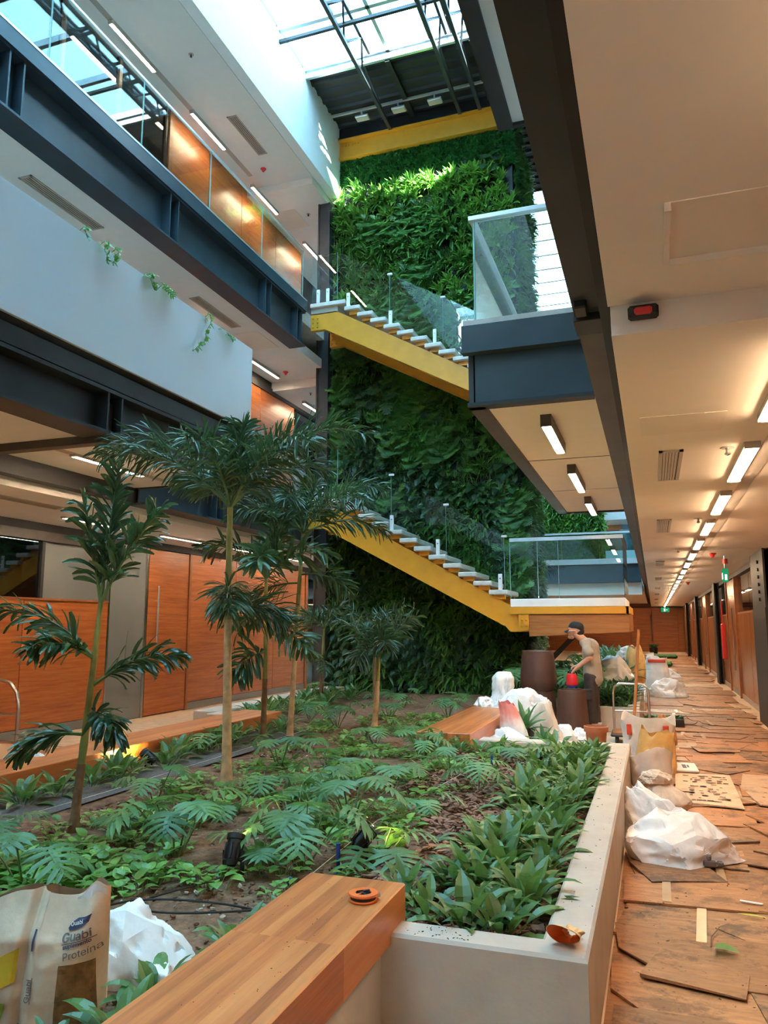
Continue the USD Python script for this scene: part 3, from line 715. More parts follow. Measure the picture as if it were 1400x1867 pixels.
# ================================================================ STAIRS
from shapely.geometry import Polygon
def slab_xz(poly, y0, y1):
    """Extrudes a polygon of the xz plane from y0 to y1."""
    e = trimesh.creation.extrude_polygon(Polygon(poly), y1 - y0, engine='earcut')
    v = np.array(e.vertices)
    return np.stack([v[:, 0], v[:, 2] + y0, v[:, 1]], 1), np.array(e.faces)[:, ::-1]
YS, YE = 13.38, 14.55
def flight(name, label, xt, zt, xb, zb, n, top_in, posts, gl_label, x_end, tail):
    """A straight flight from (xt, zt) down to (xb, zb) in n rises, with two yellow stringers."""
    t = thing(name, label, 'staircase')
    dx, dz = (xb - xt) / n, (zt - zb) / n
    obj('head_platform', B(top_in, xt + 0.16, YS, YE, zt - 0.09, zt, c=0.012), 'tread', t)
    obj('head_support', B(top_in, xt - 0.02, YS + 0.06, YE - 0.06, zt - 0.22, zt - 0.09), 'concrete', t)
    for k in range(1, n):
        x, z = xt + dx * k, zt - dz * k
        obj('tread', B(x - 0.13, x + 0.20, YS - 0.02, YE, z - 0.085, z, c=0.014), 'tread', t)
        obj('tread_bracket', B(x - 0.05, x + 0.14, YS + 0.07, YS + 0.16, z - 0.16, z - 0.085), 'yellow', t)
        obj('tread_bracket', B(x - 0.05, x + 0.14, YE - 0.15, YE - 0.06, z - 0.16, z - 0.085), 'yellow', t)
    sl = dz / dx
    for y in (YS + 0.06, YE - 0.14):
        top = [(top_in, zt - 0.20), (xt - 0.05, zt - 0.20)] + [(xb - 0.1, zb + 0.1 * sl - 0.135)] + tail[0]
        bot = tail[1] + [(xb - 0.15, zb + 0.15 * sl - 0.135 - 0.40), (xt - 0.28, zt - 0.55), (top_in, zt - 0.55)]
        obj('stringer', slab_xz(top + bot, y, y + 0.10), 'yellow', t)
        obj('stringer_flange', MB().add(*slab_xz([(xt - 0.28, zt - 0.565), (xb - 0.15, zb + 0.15 * sl - 0.55), (xb - 0.15, zb + 0.15 * sl - 0.535), (xt - 0.28, zt - 0.55)], y - 0.03, y + 0.13)), 'yellow', t)
        for i in range(2):
            for j in range(3):
                obj('bolt', B(top_in + 0.05 + 0.10 * i - 0.018, top_in + 0.05 + 0.10 * i + 0.018, y - 0.02, y, zt - 0.30 - 0.09 * j - 0.018, zt - 0.30 - 0.09 * j + 0.018, c=0.008), 'yellow', t)
    g = thing('stair_railing', gl_label, 'railing')
    yg = YS + 0.045
    H = 0.98
    xs = [top_in + 0.02, xt - 0.02] + list(np.linspace(xt + 0.02, x_end, 4))
    zf = lambda x: zt if x <= xt else zt - (x - xt) * sl
    def pane(xa, xb_):
        obj('pane', slab_xz([(xa + 0.005, zf(xa) + 0.05), (xb_ - 0.005, zf(xb_) + 0.05), (xb_ - 0.005, zf(xb_) + 0.05 + H), (xa + 0.005, zf(xa) + 0.05 + H)], yg - 0.006, yg + 0.006), 'glass', g)
        obj('pane_edge', slab_xz([(xb_ - 0.007, zf(xb_) + 0.05), (xb_ - 0.003, zf(xb_) + 0.05), (xb_ - 0.003, zf(xb_) + 0.05 + H), (xb_ - 0.007, zf(xb_) + 0.05 + H)], yg - 0.007, yg + 0.007), 'glass_edge', g)
    pane(xs[0], xs[1])
    for a, b in zip(xs[2:-1], xs[3:]):
        pane(a, b)
        obj('clip', B(b - 0.05, b + 0.05, yg - 0.02, yg + 0.02, zf(b) + H + 0.03, zf(b) + H + 0.07, c=0.008), 'white_paint', g)
    for x, z in posts:
        obj('post', B(x - 0.035, x + 0.035, yg - 0.04, yg - 0.01, z, z + 0.28, c=0.006), 'white_paint', g)
        obj('bolt', MB().tube([(x, yg - 0.05, z + 0.2), (x, yg - 0.04, z + 0.2)], 0.014, 6), 'chrome', g)
    return t
flight('staircase', 'lower open staircase with yellow stringers and pale concrete treads', -5.58, 4.0, -2.30, 2.06, 12, -6.22, [(-6.05, 4.0), (-5.88, 4.0), (-5.36, 3.84), (-4.50, 3.35), (-3.62, 2.87), (-2.50, 2.22)],
       'glass railing of the lower staircase', -2.42, [[(-2.02, 1.83)], [(-2.02, 1.50), (-2.35, 1.50)]])
flight('staircase', 'upper open staircase with yellow stringers and pale concrete treads', -5.62, 8.0, -2.34, 6.06, 12, -6.22, [(-6.05, 8.0), (-5.84, 8.0), (-5.40, 7.84), (-4.52, 7.35), (-3.64, 6.86)],
       'glass railing of the upper staircase', -2.42, [[(-2.02, 5.83)], [(-2.02, 5.50), (-2.35, 5.50)]])
t = thing('stair_landing', 'stair landing with white slab, yellow edge and timber clad beam', 'landing')
obj('slab', B(-2.33, -0.42, 13.38, 15.4, 1.92, 2.06, c=0.008), 'white_paint', t)
obj('yellow_edge', MB().box(-2.33, -0.38, 13.36, 13.42, 1.80, 1.92).box(-0.42, -0.36, 13.36, 15.5, 1.80, 1.92), 'yellow', t)
obj('timber_cladding', slab_xz([(-2.02, 1.79), (-2.02, 1.42), (-0.38, 1.50), (-0.38, 1.79)], 13.40, 13.46), 'wood_landing', t)
obj('timber_cladding', B(-0.44, -0.37, 13.46, 15.6, 1.50, 1.79), 'wood_landing', t)
obj('end_plate', B(-2.19, -2.02, 13.37, 13.40, 1.52, 1.79), 'yellow', t)
for i in (0, 1):
    for j in (0, 1):
        obj('bolt', B(-2.155 + 0.075 * i, -2.115 + 0.075 * i, 13.345, 13.37, 1.58 + 0.10 * j, 1.62 + 0.10 * j, c=0.008), 'yellow', t)
obj('strut', MB().bar((-1.9, 14.6, 0.9), (-1.0, 14.6, 1.8), 0.09), 'steel_bronze', t)
obj('underside', B(-2.3, -0.45, 13.5, 15.4, 1.74, 1.80), 'steel_bronze', t)
t = thing('landing_railing', 'glass railing around the timber clad stair landing', 'railing')
for a, b in ((-2.33, -1.85), (-1.85, -1.50), (-1.50, -0.44)):
    obj('pane', B(a + 0.005, b - 0.005, 13.44, 13.452, 2.06, 3.06), 'glass', t)
    obj('pane_edge', B(a - 0.003, a + 0.004, 13.438, 13.454, 2.06, 3.06), 'glass_edge', t)
obj('pane', B(-0.44, -0.428, 13.46, 15.4, 2.06, 3.06), 'glass', t)
obj('top_rail', B(-2.33, -0.42, 13.42, 13.47, 3.06, 3.12), 'alu', t)
obj('side_rail', B(-0.455, -0.41, 13.46, 15.4, 3.06, 3.10), 'steel_bronze', t)
t = thing('upper_landing', 'upper stair landing half hidden behind the walkway deck', 'landing')
obj('slab', B(-2.33, -0.6, 13.38, 15.0, 5.92, 6.06), 'tread', t)
obj('edge', B(-2.33, -0.6, 13.36, 13.42, 5.55, 5.92), 'yellow', t)

# ================================================================ PLANTER AND BENCHES
def chamf_wall(*a):
    return B(*a, c=0.012)
t = thing('planter_wall', 'pale concrete wall around the near right corner of the planting bed', 'planter')
def wall_loop(pts, z1):
    poly = Polygon(pts); inner = poly.buffer(-0.012, join_style=2)
    m_ = trimesh.creation.extrude_polygon(poly, z1 - 0.012, engine='earcut')
    mb = MB().tm(m_)
    a, b = np.array(poly.exterior.coords)[:-1], np.array(inner.exterior.coords)[:-1]
    b = np.array([b[np.argmin(np.linalg.norm(b - q, axis=1))] for q in a])
    n = len(a)
    mb.add(np.vstack([np.c_[a, np.full(n, z1 - 0.012)], np.c_[b, np.full(n, z1)]]), [[i, (i + 1) % n, n + (i + 1) % n, n + i] if poly.exterior.is_ccw else [(i + 1) % n, i, n + i, n + (i + 1) % n] for i in range(n)])
    cap = trimesh.creation.extrude_polygon(Polygon(b), 0.001, engine='earcut')
    cap.apply_translation([0, 0, z1 - 0.001])
    return mb.tm(cap)
obj('wall', wall_loop([(-1.06, 3.02), (-0.28, 3.02), (-0.28, 8.42), (-1.80, 8.42), (-1.80, 8.20), (-0.46, 8.20), (-0.46, 3.17), (-1.06, 3.17)], 0.42), 'concrete', t)
obj('bench_support', chamf_wall(-1.22, -1.06, -3, 3.14, 0, 0.37), 'concrete', t)
obj('inner_wall', chamf_wall(-2.5, -2.38, 8.30, 12.0, 0, 0.32), 'concrete', t)
obj('front_step', chamf_wall(-1.06, -0.62, -3, 3.0, 0.0, 0.035), 'floor_left', t)
t = thing('planter_wall', 'low concrete kerb along the left side of the planting bed', 'planter')
obj('kerb', chamf_wall(-5.20, -4.72, -3, 9.4, 0, 0.34), 'concrete', t)
obj('kerb', chamf_wall(-6.3, -5.9, 9.8, 14.6, 0, 0.40), 'concrete', t)
obj('kerb', chamf_wall(-5.9, -5.05, 9.5, 9.9, 0, 0.40), 'concrete', t)

def bench(label, name, x0, x1, y0, y1, z0, z1):
    t = thing('timber_bench', label, 'bench', ((x0 + x1) / 2, y0, z0))
    w, L = (x1 - x0) / 2, y1 - y0
    obj('slab', MB().box(-w, w, 0, L, 0, z1 - z0, c=0.006), 'wood_bench_y', t)
    return t
bench('long glued timber bench in the foreground carrying the orange tape reel', 'a', -1.45, -1.02, -2.5, 3.21, 0.375, 0.55)
bench('long timber bench along the left edge of the planting bed', 'b', -5.20, -4.64, -2.5, 9.3, 0.345, 0.50)
bench('short timber bench beside the white sacks near the brown pots', 'c', -2.42, -1.84, 8.0, 11.4, 0.33, 0.50)

# soil bed: a sheet that rises and dips, cut where walls stand
def ground(x0, x1, y0, y1, z, amp, step, seed):
    xs = np.linspace(x0, x1, max(2, int((x1 - x0) / step) + 1)); ys = np.linspace(y0, y1, max(2, int((y1 - y0) / step) + 1))
    X, Y = np.meshgrid(xs, ys, indexing='ij')
    p = np.stack([X * 1.3, Y * 1.3, X * 0], -1); q = np.stack([X * 9, Y * 9, X * 0], -1)
    Z = z + amp * (meshkit.fbm(p, 3, seed) - 0.5) + 0.05 * amp / 0.05 * 0.35 * (meshkit.fbm(q, 3, seed + 5) - 0.5)
    edge = np.minimum.reduce([X - x0, x1 - X, Y - y0, y1 - Y])
    Z = z - 0.02 + (Z - z + 0.02) * np.clip(edge / 0.2, 0, 1)
    return MB().grid(np.stack([X, Y, Z], -1))
SOIL = 0.30
obj('soil_bed', ground(-4.74, -1.2, -2.0, 8.25, SOIL, 0.07, 0.05, 3), 'soil', None, 'bare brown soil of the left and middle planting bed', 'soil', kind='stuff', smooth=True)
obj('soil_bed', ground(-5.95, -2.45, 8.2, 14.9, SOIL, 0.05, 0.08, 4), 'soil', None, 'dark soil of the rear bed below the living wall', 'soil', kind='stuff', smooth=True)
obj('soil_bed', ground(-1.22, -0.45, 3.1, 8.25, SOIL, 0.04, 0.05, 6), 'soil', None, 'soil under the bark chips and lilies on the right side of the bed', 'soil', kind='stuff', smooth=True)
obj('gravel_strip', ground(-4.70, -4.02, 2.6, 9.0, SOIL + 0.03, 0.03, 0.05, 9), 'gravel', None, 'grey gravel strip beside the left timber bench', 'gravel', kind='stuff', smooth=True)
def chip(seed):
    r = np.random.default_rng(seed)
    k = 7
    a = np.linspace(0, 2 * PI, k, endpoint=False) + r.uniform(-0.25, 0.25, k)
    rr = r.uniform(0.75, 1.15, k)
    top = np.stack([np.cos(a) * rr * 0.5, np.sin(a) * rr * 0.26, 0.09 + r.uniform(-0.03, 0.03, k)], 1)
    bot = top * [0.9, 0.9, 0] - [0, 0, 0.04]
    v = np.vstack([top, bot, [[0, 0, 0.13], [0, 0, -0.05]]])
    f = []
    for i in range(k):
        j = (i + 1) % k
        f += [[i, j, 2 * k], [k + j, k + i, 2 * k + 1], [i, k + i, k + j], [i, k + j, j]]
    return v, np.array(f)
r = np.random.default_rng(5)
ms, ix = [], []
for k in range(9000):
    y = r.uniform(3.2, 8.1)
    x = r.uniform(-1.95, -0.5)
    if y < 3.5 and x < -1.45: continue
    left = -1.72 + 0.14 * math.sin(y * 1.7) + (0.2 if y < 6 else -0.3 - 0.25 * (y - 6)) 
    if x < left + r.normal(0, 0.06): continue
    s = r.uniform(0.04, 0.085)
    ms.append(matrix((x, y, SOIL + 0.01 + r.uniform(0.0, 0.035)), r.uniform(0, 2 * PI), s, r.normal(0, 0.25), r.normal(0, 0.25)))
    ix.append(r.integers(0, 5))
scatter(None, 'bark_mulch', [(chip(k), 'bark') for k in range(5)], ms, ix, 'brown bark chip mulch on the right side of the planting bed', 'bark mulch')

ms, ix = [], []
for k in range(2600):
    x, y = r.uniform(-3.9, -1.5), 2.3 + 5.5 * r.random() ** 1.5
    if x > -1.75 and y < 3.4: continue
    ms.append(matrix((x, y, SOIL - 0.005 + r.uniform(0, 0.012)), r.uniform(0, 6), r.uniform(0.012, 0.035) * np.array([1, 1.6, 2.2]), r.normal(0, 0.4), r.normal(0, 0.4))); ix.append(int(r.integers(0, 5)))
scatter(None, 'soil_clods', [(chip(10 + k), 'soil' if k < 4 else 'concrete') for k in range(5)], ms, ix, 'loose clods and pebbles scattered over the bare soil of the bed', 'soil clods')
# ================================================================ FOLIAGE
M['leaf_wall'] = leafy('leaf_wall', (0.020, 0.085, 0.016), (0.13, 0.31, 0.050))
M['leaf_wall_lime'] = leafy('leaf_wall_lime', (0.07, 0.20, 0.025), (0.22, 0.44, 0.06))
M['leaf_wall_dark'] = leafy('leaf_wall_dark', (0.009, 0.033, 0.012), (0.045, 0.13, 0.033))  # dark greens lowered further: shade at the wall foot put into the colour
M['leaf_moss'] = leafy('leaf_moss', (0.015, 0.11, 0.022), (0.06, 0.28, 0.055))
M['leaf_lily'] = leafy('leaf_lily', (0.032, 0.095, 0.022), (0.11, 0.23, 0.05), rough=0.38)
M['leaf_philo'] = leafy('leaf_philo', (0.035, 0.115, 0.030), (0.12, 0.26, 0.065), rough=0.46)
M['leaf_creep'] = leafy('leaf_creep', (0.06, 0.17, 0.022), (0.19, 0.38, 0.065))
M['leaf_palm'] = leafy('leaf_palm', (0.012, 0.040, 0.014), (0.062, 0.125, 0.040), rough=0.30, trans=0.18)
M['leaf_brom'] = leafy('leaf_brom', (0.025, 0.10, 0.035), (0.08, 0.21, 0.07), rough=0.3)
M['leaf_shade'] = leafy('leaf_shade', (0.020, 0.060, 0.020), (0.07, 0.16, 0.045))
M['leaf_yellow'] = leafy('leaf_yellow', (0.42, 0.46, 0.04), (0.62, 0.60, 0.08))
M['stalk'] = plain('stalk', (0.10, 0.16, 0.045), 0.5, var=0.2)
M['trunk_pale'] = plain('trunk_pale', (0.50, 0.34, 0.18), 0.7, var=0.3, scale=12)
M['trunk_green'] = plain('trunk_green', (0.22, 0.22, 0.06), 0.5, var=0.25, scale=8)
M['trunk_brown'] = plain('trunk_brown', (0.20, 0.12, 0.065), 0.75, var=0.3, scale=14)

def unit(v):
    v = np.asarray(v, float)
    return v / (np.linalg.norm(v) + 1e-12)
LANCE = [0.18, 0.72, 1.0, 0.86, 0.52, 0.03]
HEART = [0.55, 1.0, 0.98, 0.78, 0.45, 0.03]
STRAP = [0.6, 0.95, 1.0, 0.88, 0.6, 0.03]
JAG = [0.25, 0.6, 0.9, 1.0, 0.85, 0.35]
def blade(mb, base, d, up_, L, w, prof, droop, fold=0.25, twist=0.0, g=(0, 0, -1)):
    """One leaf: a folded strip that bends towards gravity along its length."""
    d, up_ = unit(d), np.asarray(up_, float)
    g = np.asarray(g, float)
    n = len(prof)
    p = np.array(base, float); rows = []
    for i in range(n):
        s = np.cross(d, up_)
        if np.linalg.norm(s) < 1e-3:
            s = np.cross(d, [0.3, 0.7, 0.2])
        s = unit(s); nn = np.cross(s, d)
        hw = 0.5 * w * prof[i]
        rows.append([p - s * hw + nn * hw * fold, p, p + s * hw + nn * hw * fold])
        p = p + d * (L / (n - 1))
        d = unit(d + g * droop / (n - 1))
        if twist:
            up_ = unit(up_ + s * twist / (n - 1))
    mb.grid(np.array(rows))
    return p

def stem(mb, a, d, L, droop, r0, r1, n=4, sides=4):
    p, d, pts = np.array(a, float), unit(d), []
    for i in range(n + 1):
        pts.append(p.copy()); p = p + d * L / n; d = unit(d + np.array([0, 0, -1.0]) * droop / n)
    mb.tube(pts, np.linspace(r0, r1, n + 1), sides, cap=False)
    return np.array(pts[-1]), d

# ---- plants that sit in the living wall: local frame, wall at y = 0, outward is -y
def wall_plant(kind, seed):
    r = np.random.default_rng(seed)
    parts = []
    def fan(n, el0, el1):
        for i in range(n):
            a = 2 * PI * i / n + r.uniform(-0.3, 0.3)
            e = r.uniform(el0, el1)
            yield unit([math.cos(a) * math.cos(e), -math.sin(e), math.sin(a) * math.cos(e)])
    if kind == 'strap':
        for d in fan(15, 0.35, 1.3):
            mb = MB(); blade(mb, d * 0.02, d + [0, 0, 0.35], [0, -0.6, 1], r.uniform(0.26, 0.42), r.uniform(0.034, 0.052), STRAP, r.uniform(0.7, 1.7)); parts.append(mb)
    elif kind == 'broad':
        for d in fan(17, 0.3, 1.1):
            mb = MB(); e, dd = stem(mb, [0, 0, 0], d + [0, 0, 0.2], r.uniform(0.07, 0.2), 0.5, 0.003, 0.002, 2, 3)
            blade(mb, e, dd + [0, -0.3, -0.4], [0, -1, 0.5], r.uniform(0.10, 0.16), r.uniform(0.075, 0.11), HEART, 0.8, 0.2); parts.append(mb)
    elif kind == 'fern':
        for d in fan(9, 0.4, 1.2):
            mb = MB(); L = r.uniform(0.26, 0.4); p = d * 0.01; dd = unit(d + [0, 0, 0.5])
            for i in range(11):
                s = unit(np.cross(dd, [0, -1, 0.4])); w = 0.09 * math.sin(PI * (i + 1.5) / 13)
                for q in (-1, 1):
                    blade(mb, p, s * q + dd * 0.4, [0, -1, 0.6], w * 1.5, 0.024, [0.6, 1, 0.05], 0.3, 0.1)
                p = p + dd * L / 11; dd = unit(dd + np.array([0, 0, -1.0]) * 0.12)
            parts.append(mb)
    elif kind == 'monstera':
        for d in fan(5, 0.5, 1.1):
            mb = MB(); e, dd = stem(mb, [0, 0, 0], d + [0, 0, 0.3], r.uniform(0.2, 0.32), 0.5, 0.006, 0.004, 3, 4)
            lobed(mb, e, unit(dd + [0, -0.2, -0.8]), [0, -1, 0.4], r.uniform(0.30, 0.40), 0.30, 7, 0.5, 0.055); parts.append(mb)
    elif kind == 'lime':
        for d in fan(16, 0.3, 1.3):
            mb = MB(); blade(mb, d * 0.03, d + [0, -0.1, 0.5], [0, -1, 0.3], r.uniform(0.16, 0.28), r.uniform(0.045, 0.07), LANCE, r.uniform(0.5, 1.3)); parts.append(mb)
    elif kind == 'spike':
        for d in fan(24, 0.35, 1.35):
            mb = MB(); blade(mb, d * 0.02, d + [0, 0, 0.3], [0, -0.6, 1], r.uniform(0.2, 0.3), 0.016, STRAP, r.uniform(0.2, 0.6)); parts.append(mb)
    return parts
def lobed(mb, base, d, up_, L, W, n, droop, lw, sweep=0.55):
    """A deeply cut leaf: a midrib blade and n pairs of lobes."""
    d = unit(d); p = np.array(base, float); g = np.array([0, 0, -1.0])
    pts, ds = [], []
    for i in range(n + 1):
        pts.append(p.copy()); ds.append(d)
        p = p + d * L / n; d = unit(d + g * droop / n)
    blade(mb, base, ds[0], up_, L, lw * 1.3, [0.5, 1.0, 1.0, 0.9, 0.7, 0.1], droop, 0.1)
    for i in range(n):
        f = (i + 0.3) / n
        wl = W * 0.5 * (math.sin(PI * min(1, f * 0.8 + 0.22)) ** 0.8) + 0.03
        s = unit(np.cross(ds[i], up_))
        for q in (-1, 1):
            blade(mb, pts[i], s * q * (1 - 0.35 * f) + ds[i] * (sweep * (f * 1.9 - 0.35)), up_, wl * 1.12, lw * (1.0 + 0.3 * (1 - f)), [0.55, 0.95, 0.85, 0.05], 0.35 * droop + 0.2, 0.12)
    return mb

KINDS = {}
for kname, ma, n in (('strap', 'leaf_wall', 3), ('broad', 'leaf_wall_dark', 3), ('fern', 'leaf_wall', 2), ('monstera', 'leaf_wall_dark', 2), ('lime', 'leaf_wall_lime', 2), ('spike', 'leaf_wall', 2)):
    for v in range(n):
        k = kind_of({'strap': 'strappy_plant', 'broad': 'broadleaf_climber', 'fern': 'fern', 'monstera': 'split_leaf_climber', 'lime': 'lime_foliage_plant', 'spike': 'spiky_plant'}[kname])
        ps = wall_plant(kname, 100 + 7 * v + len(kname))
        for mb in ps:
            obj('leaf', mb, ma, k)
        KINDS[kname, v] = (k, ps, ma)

# the living wall: its backing box, then foliage
GX0, GX1, GY, GZ = -6.36, -2.34, 14.92, 12.0
t = thing('living_wall', 'tall black backing of the living wall behind the staircases', 'wall panel')
obj('backing', B(GX0, GX1, GY, 17.0, 0, GZ), 'black', t)
obj('top_trim', B(GX0, GX1, GY - 0.02, GY, GZ - 0.05, GZ), 'black', t)
r = np.random.default_rng(11)
zone = lambda z: 'lower' if z < 4.3 else ('middle' if z < 8 else 'upper')
NAMES = {'strap': ('strappy_plant', 'strappy leaved plant', 'plant'), 'broad': ('broadleaf_climber', 'dark broad leaved climber', 'plant'), 'fern': ('fern', 'feathery green fern', 'fern'),
         'monstera': ('split_leaf_climber', 'large split leaved climber', 'plant'), 'lime': ('lime_foliage_plant', 'bright lime green plant', 'plant'), 'spike': ('spiky_plant', 'fine spiky green plant', 'plant')}
WHERE = {'lower': 'on the lowest living wall', 'middle': 'on the living wall between the stairs', 'upper': 'on the bright upper living wall'}
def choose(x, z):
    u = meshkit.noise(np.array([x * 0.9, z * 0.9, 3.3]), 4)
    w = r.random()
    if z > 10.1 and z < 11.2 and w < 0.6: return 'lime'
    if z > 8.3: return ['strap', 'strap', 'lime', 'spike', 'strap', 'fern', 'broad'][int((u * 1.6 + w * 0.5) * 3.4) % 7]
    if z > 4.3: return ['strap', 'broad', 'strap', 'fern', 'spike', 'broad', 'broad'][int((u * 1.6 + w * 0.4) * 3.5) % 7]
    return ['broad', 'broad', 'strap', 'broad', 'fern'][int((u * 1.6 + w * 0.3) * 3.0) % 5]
placed = []
cells = []
nx, nz = 13, 24
for i in range(nx):
    for j in range(nz):
        x = GX0 + 0.10 + (i + 0.5 + r.uniform(-0.35, 0.35)) * (GX1 - GX0 - 0.15) / nx
        z = 0.45 + (j + 0.5 + r.uniform(-0.35, 0.35)) * (11.15 - 0.45) / nz
        cells.append((x, z, i, j))
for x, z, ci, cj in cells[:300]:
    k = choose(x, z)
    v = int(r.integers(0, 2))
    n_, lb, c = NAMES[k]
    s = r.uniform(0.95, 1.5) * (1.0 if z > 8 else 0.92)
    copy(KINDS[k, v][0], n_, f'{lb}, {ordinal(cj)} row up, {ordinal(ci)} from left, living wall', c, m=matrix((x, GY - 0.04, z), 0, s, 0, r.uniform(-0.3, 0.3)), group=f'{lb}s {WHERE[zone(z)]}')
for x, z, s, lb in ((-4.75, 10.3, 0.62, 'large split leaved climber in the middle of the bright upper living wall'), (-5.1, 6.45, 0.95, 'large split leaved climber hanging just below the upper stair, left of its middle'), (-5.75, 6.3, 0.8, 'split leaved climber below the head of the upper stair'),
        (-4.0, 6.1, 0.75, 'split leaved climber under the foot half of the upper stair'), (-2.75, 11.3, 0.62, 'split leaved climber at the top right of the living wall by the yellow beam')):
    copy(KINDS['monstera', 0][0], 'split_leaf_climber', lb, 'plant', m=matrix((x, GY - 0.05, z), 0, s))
# the rest of the foliage of the wall, of its right flank, and the clipped band at its top
protos, keys = [], {}
for (k, v), (kp, ps, ma) in KINDS.items():
    if k == 'monstera': continue
    mb = MB()
    for q in ps:
        vv, ff = q.get(); mb.add(vv, ff)
    keys[k, v] = len(protos); protos.append((mb.get(), ma))
def moss_tuft(seed):
    q = np.random.default_rng(seed); mb = MB()
    for i in range(26):
        a, e = q.uniform(0, 2 * PI), q.uniform(0.2, 1.4)
        d = np.array([math.cos(a) * math.cos(e), -math.sin(e), math.sin(a) * math.cos(e)])
        blade(mb, d * q.uniform(0, 0.04), d, [0, -1, 1], q.uniform(0.04, 0.075), 0.024, [0.5, 1, 0.1], 0.2, 0.2)
    return mb.get()
for v in range(2):
    keys['moss', v] = len(protos); protos.append((moss_tuft(30 + v), 'leaf_moss'))
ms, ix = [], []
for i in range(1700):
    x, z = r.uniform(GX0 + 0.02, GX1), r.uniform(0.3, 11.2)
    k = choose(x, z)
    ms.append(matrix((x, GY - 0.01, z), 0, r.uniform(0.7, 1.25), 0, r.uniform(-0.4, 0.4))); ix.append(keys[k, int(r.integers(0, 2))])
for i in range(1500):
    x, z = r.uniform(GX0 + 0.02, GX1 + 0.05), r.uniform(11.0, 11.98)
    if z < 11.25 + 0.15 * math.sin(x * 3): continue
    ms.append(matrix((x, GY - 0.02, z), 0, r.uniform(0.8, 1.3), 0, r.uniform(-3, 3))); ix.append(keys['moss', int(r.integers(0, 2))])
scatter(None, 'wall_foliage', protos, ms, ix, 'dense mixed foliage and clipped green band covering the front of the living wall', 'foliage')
ms, ix = [], []
for i in range(1500):
    y, z = r.uniform(GY, 17.0), r.uniform(0.3, 11.9)
    k = r.choice(['broad', 'spike', 'fern', 'moss', 'strap'], p=[0.25, 0.25, 0.2, 0.2, 0.1])
    ms.append(matrix((GX1 + 0.01, y, z), PI / 2, r.uniform(0.6, 1.0) * (1.3 if k == 'moss' else 1), 0, r.uniform(-0.4, 0.4))); ix.append(keys[k, int(r.integers(0, 2))])
scatter(None, 'wall_foliage', protos, ms, ix, 'foliage on the narrow right flank of the living wall', 'foliage')

# the second living wall, far behind the landing
t = thing('living_wall', 'second living wall of dense greenery far behind the stair landing', 'wall panel', (-4.0, 29.6, 0))
obj('backing', B(-2.2, 2.35, 1.2, 1.6, 4.0, 10.0), 'black', t)
ms, ix = [], []
for i in range(1300):
    x, z = r.uniform(-6.1, -1.7), r.uniform(4.05, 8.2)
    k = 'lime' if r.random() < 0.7 else 'strap'  # paler leaves chosen so this dimly lit wall reads brighter
    ms.append(matrix((x, 30.78, z), 0, r.uniform(1.0, 1.6), 0, r.uniform(-0.4, 0.4))); ix.append(keys[k, int(r.integers(0, 2))])
scatter(t, 'foliage', protos, [np.linalg.inv(matrix((-4.0, 29.6, 0))) @ m for m in ms], ix)

# ================================================================ PALMS
def frond(mb_r, mb_l, base, az, el, L, droop, n, lw, ll, seed, hang=0.9, fwd=(0.6, 1.1)):
    r = np.random.default_rng(seed)
    d = np.array([math.cos(az) * math.cos(el), math.sin(az) * math.cos(el), math.sin(el)])
    p = np.array(base, float); pts = [p.copy()]
    seg = 12; ds = [d]
    for i in range(seg):
        p = p + d * L / seg
        d = unit(d + np.array([0, 0, -1.0]) * droop / seg * (0.5 + i / seg))
        pts.append(p.copy()); ds.append(d)
    pts, ds = np.array(pts), np.array(ds)
    mb_r.tube(pts, np.linspace(0.014, 0.003, seg + 1), 5, cap=False)
    for i in range(n):
        f = 0.16 + 0.84 * (i + r.uniform(-0.2, 0.2)) / n
        u = min(f * seg, seg - 0.01); k = int(u); w = u - k
        q, dd = pts[k] * (1 - w) + pts[k + 1] * w, unit(ds[k] * (1 - w) + ds[k + 1] * w)
        side = unit(np.cross(dd, [0, 0, 1.0])) if abs(dd[2]) < 0.97 else np.array([1.0, 0, 0])
        nn = np.cross(side, dd)
        LL = ll * (0.55 + 0.75 * math.sin(PI * min(1, 0.15 + f * 0.8)))
        for s in (-1, 1, 0):
            if s == 0 and i % 2: continue
            a = r.uniform(-1.15, 1.0)
            dl = side * (s or r.uniform(-0.5, 0.5)) * math.cos(a) + nn * (math.sin(a) + (0.15 if s else 0.9)) + dd * r.uniform(*fwd)
            blade(mb_l, q, dl, nn + side * r.uniform(-0.4, 0.4), LL * r.uniform(0.8, 1.1), lw * r.uniform(0.75, 1.15), JAG, r.uniform(0.5, 1.5) * hang, 0.3, r.uniform(-1.2, 1.2))
